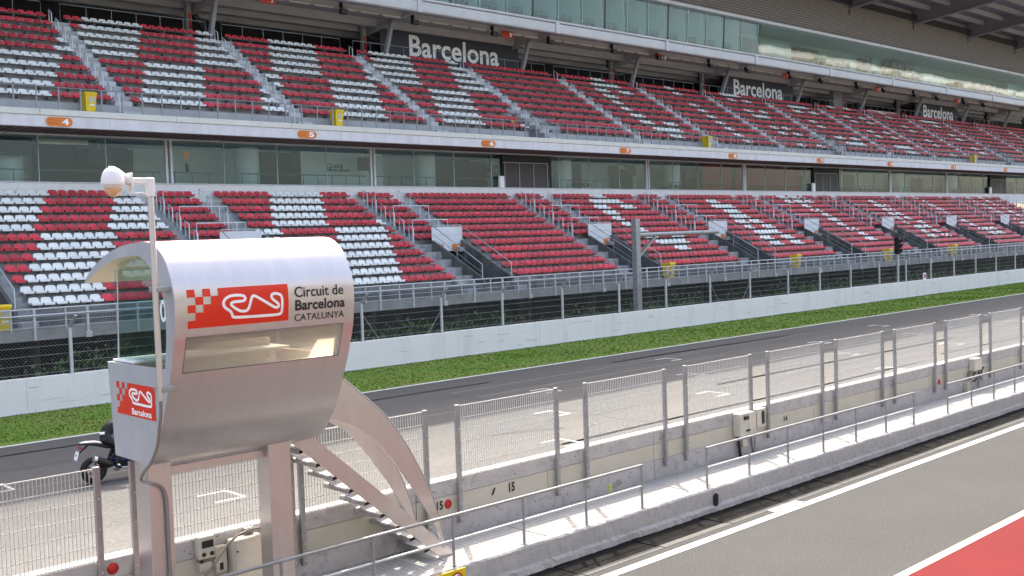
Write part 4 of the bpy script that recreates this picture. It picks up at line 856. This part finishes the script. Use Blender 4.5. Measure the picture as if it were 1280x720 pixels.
def screen(x, y, z, lab, w_=1.35):
    r = empty('wall_screen', (x, y, z), lab, 'screen', 'screens hanging in the lounge'); MB().chbox(x - w_ / 2, x + w_ / 2, y - .1, y, z - .42, z + .42, .02).build('panel', 'black', r); MB().tube([(x, y - .05, z + .4), (x, y - .05, 11.66)], .03, 6).build('hanger', 'galv', r)
screen(23.3, 57.4, 10.75, 'black screen hanging in the lounge left of the dome camera arm'); screen(24.6, 58.2, 10.95, 'black screen behind another screen in the lounge above the dome camera'); screen(41.0, 57.4, 10.8, 'black screen in the lounge right of the Gold Member lettering')
screen(65.8, 57.5, 10.85, 'left of two black screens in the lounge right of the brown doors'); screen(68.4, 57.9, 11.0, 'right of two black screens in the lounge right of the brown doors'); screen(76.2, 57.6, 10.75, 'black screen in the lounge just left of the red walled room'); screen(80.3, 57, 11.15, 'large high black screen at the edge of the red walled room', 2.2)
MB().box(14.6, 19.6, 56.8, 56.86, 10.65, 11.62).build('blue_screen', 'banner', lo); MB().box(20.0, 22.6, 57, 57.05, 11.35, 11.6).build('gold_panel', 'wall_cream', lo)
l = MB(); lettering(l, 'Gold', onface(38.9, 40.2, 58.9, 10.62, 10.92), .02); lettering(l, 'Member', onface(38.9, 40.8, 58.9, 10.40, 10.62), .02); l.build('wall_lettering', 'ink', lo); panel(37.0, 43.5, 58.98, 8.9, 11.66, 'room_white')
fx = empty('fire_extinguisher', (28.2, 57, 9.9), 'red fire extinguisher with orange sign behind the lounge glass', 'extinguisher'); MB().lathe([(.002, 0), (.1, 0), (.1, .45), (.05, .55), (.04, .62), (.002, .62)], (28.2, 57, 9.95), 12).build('bottle', 'black', fx); MB().box(28.0, 28.4, 57, 57.03, 10.8, 11.2).build('sign', 'orange', fx)
tb = MB()
for x0, x1 in ((60.6, 63.4), (72.5, 77.3), (84, 92), (100, 112), (118, 131)):
    n = int((x1 - x0) / .8)
    for j in range(n): xx = x0 + .8 * j; tb.box(xx, xx + .5, 57.1, 57.6, 9.3, 9.36); tb.box(xx + .02, xx + .06, 57.1, 57.14, 8.9, 9.8); tb.box(xx + .44, xx + .48, 57.1, 57.14, 8.9, 9.8); tb.box(xx + .02, xx + .48, 57.1, 57.13, 9.55, 9.8)
    tb.box(x0, x1, 57.8, 58.4, 9.62, 9.66)
tb.build('lounge_furniture', 'black', label='dark chairs and tables standing in rows behind the lounge glass', kind='stuff')
# ---- upper terrace
U0, UP_, USP, UD, UH = 24.0, 10.4, .52, .97, .65
def uz(r): return 13.11 + UH * (10 - r)
def uy(r): return 53.75 + UD * (10 - r)
ut = empty('upper_terrace', (60, 57, 12.5), None, None); ut.parent = gs; ut.location = Vector((60, 57, 12.5)) - Vector(gs['_o'])
def uprof(r0, zb):
    P = [(uy(r0), uz(r0) - UH + .0)]; P = [(uy(r0), zb)]
    for r in range(r0, 0, -1): P += [(uy(r), uz(r)), (uy(r) + UD, uz(r))]
    P[-1] = (71, uz(1)); P += [(71, uz(1) - .5), (uy(6), zb)]; return P
VOM = {}
for k in range(-5, 14):
    bx = U0 + UP_ * k; vom = (k % 4 == 2)
    MB().prism(uprof(10, 12.2), 'x', bx - 1.04, bx + UP_ - 1.04 - (1.6 if vom else 0)).build('stepped_concrete', 'concrete_u', ut)
    if vom:
        v0, v1 = bx + UP_ - 2.64, bx + UP_ - 1.04
        v0 -= .0; MB().prism(uprof(7, 12.2), 'x', v0, v1).build('stepped_concrete', 'concrete_u', ut)
        ds = MB()
        for j in range(7): ds.box(v0 + .05 + .2 * j, v1 - .05, 55.9, 56.62, 12.25, 14.0 - .22 * j)
        ds.build('well_stair', 'concrete_d', ut, kind='stuff'); MB().box(v0 - .5, v1 + .3, 56.4, 56.46, 14.02, 14.42).build('gate_sign', 'orange', ut); MB().box(v0 + .35, v0 + 1.1, 56.38, 56.398, 14.08, 14.36).build('gate_sign_panel', 'yellow', ut)
        for xx in (v0 - .5, v1 + .3, v1 + 1.0):
            h = MB(); h.tube([(xx, 56.4, 14.0), (xx, 56.4, 15.3), (xx, 53.9, 13.9), (xx, 53.9, 12.55)], .025, 6); h.build('handrail', 'galv', ut)
        g = MB()
        for j in range(9): g.box(v0 - .4 + .22 * j, v0 - .38 + .22 * j, 53.7, 53.72, 12.57, 14.0)
        g.box(v0 - .5, v1 + .2, 53.68, 53.74, 13.98, 14.02); g.build('gate_bars', 'galv', ut)
    fl = MB()
    for r in range(10, 1, -1): fl.box(bx - .98, bx - .06, uy(r) + .50, uy(r) + UD - .002, uz(r) - .01, uz(r) + .325)
    fl.box(bx - .98, bx - .06, uy(10) - .5, uy(10) - .002, 12.5, uz(10) - .32); fl.build('aisle_steps', 'step', ut, kind='stuff')
    for r in range(1, 11):
        for i in range(18):
            if vom and r >= 8 and i > 15: continue
            if (k % 4 == 3) and r >= 8 and i < (r - 7): continue
            if k <= 2: stt = (3 if k % 2 == 0 else 7) if r <= 5 else (11 if k % 2 == 0 else 15); wht = ((i + r - stt) % 14) < 7
            else: wht = glyph(UPPER_TXT.get(k), r, i) and (k < 6 or (r * 5 + i * 3 + k) % 3 > 0)
            seat(1, bx + USP * (i + .5), uy(r) + .45, uz(r) + .40, wht)
    rl = MB()
    for r in range(1, 11):
        rl.box(bx + .05, bx + 9.3, uy(r) + .58, uy(r) + .65, uz(r) + .30, uz(r) + .345)
        for i in range(7): xx = bx + .3 + 1.45 * i; rl.box(xx - .05, xx + .05, uy(r) + .56, uy(r) + .96, uz(r) + .18, uz(r) + .27)
    rl.build('seat_supports', 'bracket', ut, kind='stuff')
    if bx < 150:
        for r in range(1, 11):
            xx = bx - 1.0; h = MB(); h.tube([(xx, uy(r) - .10, uz(r) - UH), (xx, uy(r) - .10, uz(r) + .45), (xx, uy(r) + .28, uz(r) + .72), (xx, uy(r) + .28, uz(r))], .032, 6); h.build('handrail', 'white_steel', ut)
        h = MB(); y = 63.75; z = uz(1); h.tube([(bx, y, z), (bx, y, z + 1.35), (bx + 9.3, y, z + 1.35), (bx + 9.3, y, z)], .022, 6)
        for j in range(1, 6): h.tube([(bx + 9.3 * j / 6, y, z), (bx + 9.3 * j / 6, y, z + 1.35)], .018, 6)
        h.build('top_railing', 'galv', ut)
MB().box(XA, XB, 52.62, 53.74, 12.2, 12.52).build('front_walkway', 'concrete_u', ut)
for j in range(33): MB().chbox(XA + 6.94 * j, XA + 6.925 + 6.94 * j, 52.5, 52.75, 12.27, 12.57, .02).build('coping', 'coping', ut); MB().box(XA + 6.94 * j + 3.4, XA + 10.33 + 6.94 * j, 52.56, 52.9, 11.72, 12.262).build('fascia_panel', 'fascia', ut)
MB().box(XA, XB, 52.92, 60.0, 11.84, 12.19).build('soffit_slab', 'soffit', ut)
sr = MB(); j = 0
while XA + .45 * j < 165: sr.box(XA + .45 * j, XA + .22 + .45 * j, 52.93, 55.95, 11.76, 11.845); j += 1
sr.build('soffit_ribs', 'soffit', ut, kind='stuff')
ur = empty('railing', (60, 52.8, 12.57), 'long grey steel railing along the front edge of the upper tier', 'railing', 'long railings along the tier fronts')
MB().tube([(XA, 52.78, 13.68), (XB, 52.78, 13.68)], .028, 8).build('top_rail', 'galv', ur)
up_m = MB().box(-.028, .028, -.028, .028, 0, 1.1).mesh('post', 'galv'); x = 12.2
while x < 150: inst('post', up_m, ur, (x, 52.78, 12.57)); x += 1.057
# ---- ceiling zone behind the upper tier
cz = empty('upper_gallery', (60, 64, 19), None, None); cz.parent = gs; cz.location = Vector((60, 64, 19)) - Vector(gs['_o'])
MB().prism([(59.75, 22.12), (59.72, 22.30), (59.72, 22.78), (59.9, 22.86), (60.1, 22.86), (60.1, 22.05), (59.85, 22.05)], 'x', XA, XB).build('edge_beam', 'white_steel', cz)
MB().chbox(XA, XB, 59.62, 60.3, 22.862, 23.02, .02).build('edge_gutter', 'white_steel', cz)
MB().box(XA, XB, 60.1, 70.8, 22.35, 22.9).build('ceiling_slab', 'ceil', cz)
for j, (y, z0) in enumerate(((61.6, 21.95), (64.6, 21.8), (66.4, 21.7), (68.2, 21.6))): MB().prism([(y, 22.36), (y + .15, z0), (y + .7, z0), (y + .7, 22.36)], 'x', XA, XB).build('ceiling_rib', 'ceil', cz)
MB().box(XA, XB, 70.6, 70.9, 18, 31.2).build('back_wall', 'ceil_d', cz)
for k in range(-3, 11):
    sx = 33.75 + 14.13 * k
    MB().beam((sx, 64.2, 19.0), (sx, 62.95, 22.1), .32, .26, upv=(1, 0, 0)).build('raking_strut', 'column', cz)
    MB().chbox(sx - .2, sx + .2, 59.60, 59.74, 22.0, 22.9, .02).build('beam_bracket', 'white_steel', cz)
    MB().prism([(59.95, 22.34), (59.95, 22.06), (63.0, 21.85), (66.5, 21.3), (66.5, 22.34)], 'x', sx - .12, sx + .12).build('cross_rib', 'ceil', cz)
    MB().chbox(sx - .7, sx - .35, 65.8, 66.15, 18.9, 22.3, .02).build('column', 'column', cz)
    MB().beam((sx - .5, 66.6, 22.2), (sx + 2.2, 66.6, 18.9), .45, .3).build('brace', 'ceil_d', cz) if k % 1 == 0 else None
    MB().box(sx - .62, sx - .42, 65.76, 65.798, 20.9, 21.25).build('sign', 'red_sign', cz); MB().lathe([(.002, 0), (.09, 0), (.09, .5), (.04, .6), (.002, .62)], (sx - .52, 65.65, 20.2), 10).build('extinguisher', 'disc', cz)
    for j in range(7): MB().box(sx + .8 + 1.9 * j, sx + 2.3 + 1.9 * j, 61.5, 61.62, 21.86, 21.945).build('light_tube', 'coping', cz)
MB().box(115.9, 118.3, 65.9, 66.6, 18.9, 22.3).build('wide_column', 'column', cz)
MB().box(124.5, 133, 66.2, 66.3, 19.9, 20.35).build('white_board', 'white', cz)
def banner(x0, x1, tx0, tx1, lab):
    b = empty('banner', ((x0 + x1) / 2, 65, 19), lab, 'banner', 'slate banners behind the upper tier')
    MB().box(x0, x1, 64.98, 65.02, 19.0, 21.88).build('cloth', 'banner', b); l = MB(); lettering(l, 'Barcelona', onface(tx0, tx1, 64.965, 19.96, 21.6), .022); l.build('lettering', 'white', b)
banner(48.2, 62.6, 50.95, 60.35, 'large nearest slate grey banner reading Barcelona, left of the other two'); banner(92.3, 105.4, 93.9, 103.2, 'middle slate grey banner reading Barcelona'); banner(135.0, 147.5, 137.2, 146.2, 'smallest farthest slate grey banner reading Barcelona')
AT = ['at the first raking strut, left of the nearest banner', 'at the left end of the nearest banner', 'at the right end of the nearest banner', 'at the strut midway between nearest and middle banners', 'at the left end of the middle banner', 'at the right end of the middle banner', 'beside the wide grey column', 'at the left end of the farthest banner', 'at the right end of the farthest banner']
MID = ['between the first strut and the nearest banner', 'over the letters of the nearest banner', 'just past the nearest banner', 'just before the middle banner', 'over the letters of the middle banner', 'between the middle banner and the wide grey column', 'between the wide grey column and the farthest banner', 'over the letters of the farthest banner']
for k in range(9):
    sx = 33.75 + 14.13 * k
    for dx, lbs in ((.7, AT), (8.6, MID)):
        if k >= len(lbs): continue
        f = empty('floodlight', (sx + dx, 61.2, 21.7), 'small black floodlight ' + lbs[k], 'lamp', 'floodlights under the gallery ceiling')
        MB().chbox(sx + dx - .28, sx + dx + .28, 61.0, 61.3, 21.45, 21.8, .03).build('housing', 'black', f); MB().box(sx + dx - .04, sx + dx + .04, 61.3, 61.6, 21.6, 22.3).build('bracket', 'black', f)
for i, (x, s, lb) in enumerate(((36.6, '7', 'orange hanging number sign at the top edge left of the first banner'), (58.07, '9', 'orange hanging number sign above the end of the first banner'), (77.3, '11', 'orange hanging number sign between the first and second banners'), (98.3, '13', 'orange hanging number sign above the second banner'), (118.0, '15', 'orange hanging number sign just before the wide grey column'), (139.5, '17', 'orange hanging number sign above the third banner'))):
    f = empty('hanging_sign', (x, 61.5, 21.8), lb, 'sign', 'orange signs under the gallery ceiling'); MB().chbox(x - .6, x + .6, 61.40, 61.46, 21.5, 22.05, .03).build('board', 'red_sign', f)
    l = MB(); lettering(l, s, onface(x + .2, x + .2 + .3 * len(s), 61.392, 21.58, 21.96), .02); l.build('number', 'white', f)
# ---- glass suites
su = empty('glass_suites', (60, 60.5, 23), None, None); su.parent = gs; su.location = Vector((60, 60.5, 23)) - Vector(gs['_o'])
MB().box(XA, XB, 60.3, 70.6, 22.92, 23.03).build('suite_floor', 'room_floor', su); MB().box(XA, XB, 64.9, 65.0, 23.03, 26.5).build('back_wall', 'teal', su); MB().box(XA, XB, 60.6, 70.6, 26.5, 26.6).build('suite_ceiling', 'room_white', su)
MB().chbox(XA, XB, 59.5, 60.3, 26.22, 26.50, .02).build('glass_head', 'white_steel', su)
x = 62.74 - 2.86 * 16; i = 0
while x < 91:
    MB().prism([(60.29, 23.04), (60.31, 23.04), (60.11, 26.24), (60.09, 26.24)], 'x', x + .04, x + 2.82).build('suite_pane', 'suite_glass', su)
    MB().prism([(60.24, 23.04), (60.36, 23.04), (60.16, 26.24), (60.04, 26.24)], 'x', x - .035, x + .035).build('suite_mullion', 'teal' if i % 3 else 'pb_dark', su)
    MB().box(x - .02, x + .02, 60.56, 64.9, 23.04, 26.5).build('partition', 'teal', su)
    fb_ = MB(); fb_.box(x + .5, x + 2.5, 61.1, 61.16, 23.95, 24.02)
    for j in range(5): fb_.box(x + .5 + .48 * j, x + .56 + .48 * j, 61.1, 61.16, 23.04, 23.98); fb_.box(x + .62 + .48 * j, x + .9 + .48 * j, 61.5, 61.6, 23.2, 23.85)
    fb_.build('suite_furniture', 'room_dark', su); x += 2.86; i += 1
MB().prism([(60.24, 23.04), (60.36, 23.04), (60.16, 26.24), (60.04, 26.24)], 'x', x - .035, x + .035).build('suite_mullion', 'teal', su)
random.seed(12); xx = 92.0
while xx < XB:
    wd = random.uniform(1.2, 6); MB().box(xx, xx + wd, 63.4 + random.uniform(-1, 1), 64.85, 23.04, random.uniform(24.4, 26.4)).build('wall_unit', random.choice(['teal', 'room_dark', 'door', 'room_white', 'photo', 'soffit']), su); xx += wd + random.uniform(.2, 2.5)
while x < XB: MB().prism([(60.49, 23.04), (60.51, 23.04), (59.70, 26.24), (59.68, 26.24)], 'x', x + .01, x + 5.6).build('suite_pane', 'mirror_glass', su); x += 5.62
# ---- cladding and roof
rf = empty('stand_roof', (60, 55, 30), None, None); rf.parent = gs; rf.location = Vector((60, 55, 30)) - Vector(gs['_o'])
MB().box(XA, XB, 60.85, 61.0, 26.55, 31.4).build('cladding', 'clad', rf)
MB().prism([(46.3, 32.75), (46.3, 33.0), (72, 31.7), (72, 31.4)], 'x', XA - 20, XB + 20).build('roof_deck', 'louvre', rf)
MB().chbox(XA - 20, XB + 20, 46.0, 46.3, 31.75, 33.05, .03).build('roof_edge', 'truss', rf)
for k in range(-9, 6):
    tx = 126.2 + 15.5 * k
    if tx < 60 and k % 2: continue
    MB().prism([(60.8, 30.25), (46.35, 31.7), (46.35, 32.74), (61.0, 32.0)], 'x', tx - .18, tx + .18).build('roof_girder', 'truss', rf)
    MB().prism([(60.8, 30.15), (46.35, 31.6), (46.35, 31.695), (60.8, 30.245)], 'x', tx - .4, tx + .4).build('girder_flange', 'truss', rf); MB().box(tx - .15, tx + .15, 60.81, 60.84, 29.6, 32).build('girder_bearing', 'ceil_d', rf)
for j in range(6): y = 48.6 + 2.5 * j; z = 32.72 - (y - 46.3) * .05; MB().box(XA, XB, y, y + .35, z - .55, z - .02).build('purlin', 'purlin', rf)
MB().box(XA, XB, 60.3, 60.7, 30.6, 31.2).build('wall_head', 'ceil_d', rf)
# ---- seats as parts: the 300 that show largest, the rest joined by colour and tier
SEATS.sort(key=lambda s: s[0]); TER = [lt, ut]
for s in SEATS[:300]: inst('seat', seat_w if s[5] else seat_r, TER[s[1]], (s[2] + random.uniform(-.008, .008), s[3] - .02, s[4] + random.uniform(-.006, .006)), random.uniform(-.03, .03))
for ter in (0, 1):
    for wht, nm, mt in ((False, 'red_seats', 'seat_red'), (True, 'white_seats', 'seat_white')):
        mb = MB()
        for s in SEATS[300:]:
            if s[1] == ter and s[5] == wht: mb.add([(v[0] + s[2], v[1] + s[3] - .02, v[2] + s[4]) for v in smb_v], smb_f)
        if mb.v: mb.build(nm, mt, TER[ter], fix=False, kind='stuff')
# ---- section signs on the fascia
def secsign(x, s, lb):
    lb = lb; r = empty('section_sign', (x, 52.54, 12.0), lb, 'sign', 'orange section signs on the upper fascia'); w_ = .62; pts = [(x + sg * (w_ - .2) + .22 * math.cos(a), 11.98 + .22 * math.sin(a)) for sg, rng in ((1, (-90, 90)), (-1, (90, 270))) for a in [math.radians(rng[0] + (rng[1] - rng[0]) * i / 8) for i in range(9)]]
    MB().prism(pts, 'y', 52.53, 52.559).build('board', 'orange', r); l = MB(); lettering(l, s, onface(x + .12, x + .12 + .34 * len(s) * (.8 if len(s) > 1 else 1), 52.524, 11.84, 12.13), .03); l.build('number', 'white', r)
    l = MB(); lettering(l, 'Porta', onface(x - .52, x - .1, 52.524, 12.03, 12.10)); lettering(l, 'Puerta', onface(x - .52, x - .1, 52.524, 11.86, 11.95)); l.build('small_lettering', 'red_sign', r)
for x, s, lb in ((19.48, '4', 'largest orange sign, reading 4, at the left end of the upper fascia'), (33.5, '5', 'orange sign reading 5 on the fascia above the Gold Member lettering'), (47.6, '6', 'orange sign reading 6 on the fascia just left of the nearest brown doors'), (61.6, '7', 'orange sign reading 7 on the fascia right of the nearest brown doors'), (75.6, '8', 'orange sign reading 8 on the fascia just right of an upper yellow bin'), (89.7, '9', 'orange sign reading 9 on the fascia over the right end of the red walled room'), (103.4, '10', 'orange sign reading 10 on the fascia past the second set of brown doors'), (118.2, '11', 'small orange sign reading 11, next to last along the fascia'), (132.7, '12', 'smallest orange sign, reading 12, at the right picture edge')): secsign(x, s, lb)
# ---- yellow bins
def bin_():
    r = empty('litter_bin', (0, 0, 0), 'x', 'bin', 'yellow wheeled bins on the stand walkways', local=True)
    b = MB(); vs = []
    for z, a, d in ((.06, .22, .24), (.95, .28, .33)): vs += [(-a, -d, z), (a, -d, z), (a, d, z), (-a, d, z)]
    b.add(vs, [(0, 3, 2, 1), (4, 5, 6, 7), (0, 1, 5, 4), (1, 2, 6, 5), (2, 3, 7, 6), (3, 0, 4, 7)]); b.chbox(-.30, .30, -.345, .345, .90, .96, .01); b.build('body', 'yellow', r)
    l = MB(); l.prism([(-.36, .965), (.36, .965), (.36, 1.0), (.2, 1.06), (-.3, 1.08), (-.36, 1.02)], 'x', -.305, .305); l.build('lid', 'yellow', r)
    MB().tube([(-.25, .40, 1.0), (.25, .40, 1.0)], .02, 6).build('handle', 'yellow', r)
    for sx in (-.2, .2): MB().lathe([(.002, -.03), (.1, -.03), (.1, .03), (.002, .03)], (sx, .27, .1), 12, 'x').build('wheel', 'rubber', r)
    MB().add([(-.10, -.301, .55), (.17, -.301, .55), (.19, -.32, .82), (-.10, -.32, .82)], [(0, 1, 2, 3)]).build('sticker', 'wall_cream', r); MB().add([(-.09, -.30, .38), (.17, -.30, .38), (.17, -.306, .47), (-.09, -.306, .47)], [(0, 1, 2, 3)]).build('label', 'paper', r)
    return r
b0 = bin_()
BINS = [((13.35, 43.0, 2.6), 'yellow wheeled bin behind the lower railing at the left picture edge'), ((54.4, 43.0, 2.6), 'yellow wheeled bin on the lower walkway right of the tall gantry pole'), ((69.6, 43.0, 2.6), 'yellow wheeled bin on the lower walkway midway between gantry pole and black signal light'), ((83.9, 43.0, 2.6), 'yellow wheeled bin on the lower walkway beside the black signal light'), ((96.3, 43.0, 2.6), 'farthest yellow wheeled bin on the lower walkway'),
        ((21.2, 53.15, 12.52), 'nearest yellow wheeled bin on the upper walkway, left of the first upper stairs'), ((36.0, 53.15, 12.52), 'yellow wheeled bin on the upper walkway right of the sign reading 5'), ((72.8, 53.15, 12.52), 'yellow wheeled bin on the upper walkway before the sign reading 8'), ((124.7, 53.15, 12.52), 'smallest yellow wheeled bin, far along the upper walkway')]
for i, (p, lb) in enumerate(BINS):
    if i == 0: b0.location = p; b0['label'] = lb
    else: dup(b0, p, lb)
# ---- pit building facing the track (the photograph is taken from it; the stand's glass mirrors it)
pb = empty('pit_building', (60, -4, 0), 'long pale pit building with a red band facing the grandstand', 'building')
MB().box(-60, 420, -9, -2.2, 0, 4.2).build('garage_storey', 'pb_wall', pb)
for j in range(50): MB().box(-50 + 9 * j, -44.5 + 9 * j, -2.25, -2.15, 0, 3.4).build('garage_door', 'pb_dark', pb)
MB().box(-60, 420, -9, -2.0, 4.2, 4.8).build('terrace_slab', 'white_wall', pb); MB().box(-60, 420, -9, -3.2, 4.8, 8.4).build('glazed_storey', 'pb_dark', pb); MB().box(-60, 420, -9, -2.0, 8.4, 10.6).build('upper_storey', 'pb_wall', pb)
for j in range(96): MB().box(-60 + 5 * j, -60.0 + 4.98 + 5 * j, -2.4, -2.0, 10.6, 11.4).build('parapet_board', ('white_wall', 'fascia', 'white_wall', 'coping', 'pb_wall', 'white_wall', 'fascia')[j % 7], pb)
for j in range(120): MB().box(-60 + 4 * j, -59.75 + 4 * j, -2.2, -1.9, 8.4, 10.6).build('pilaster', 'column', pb)
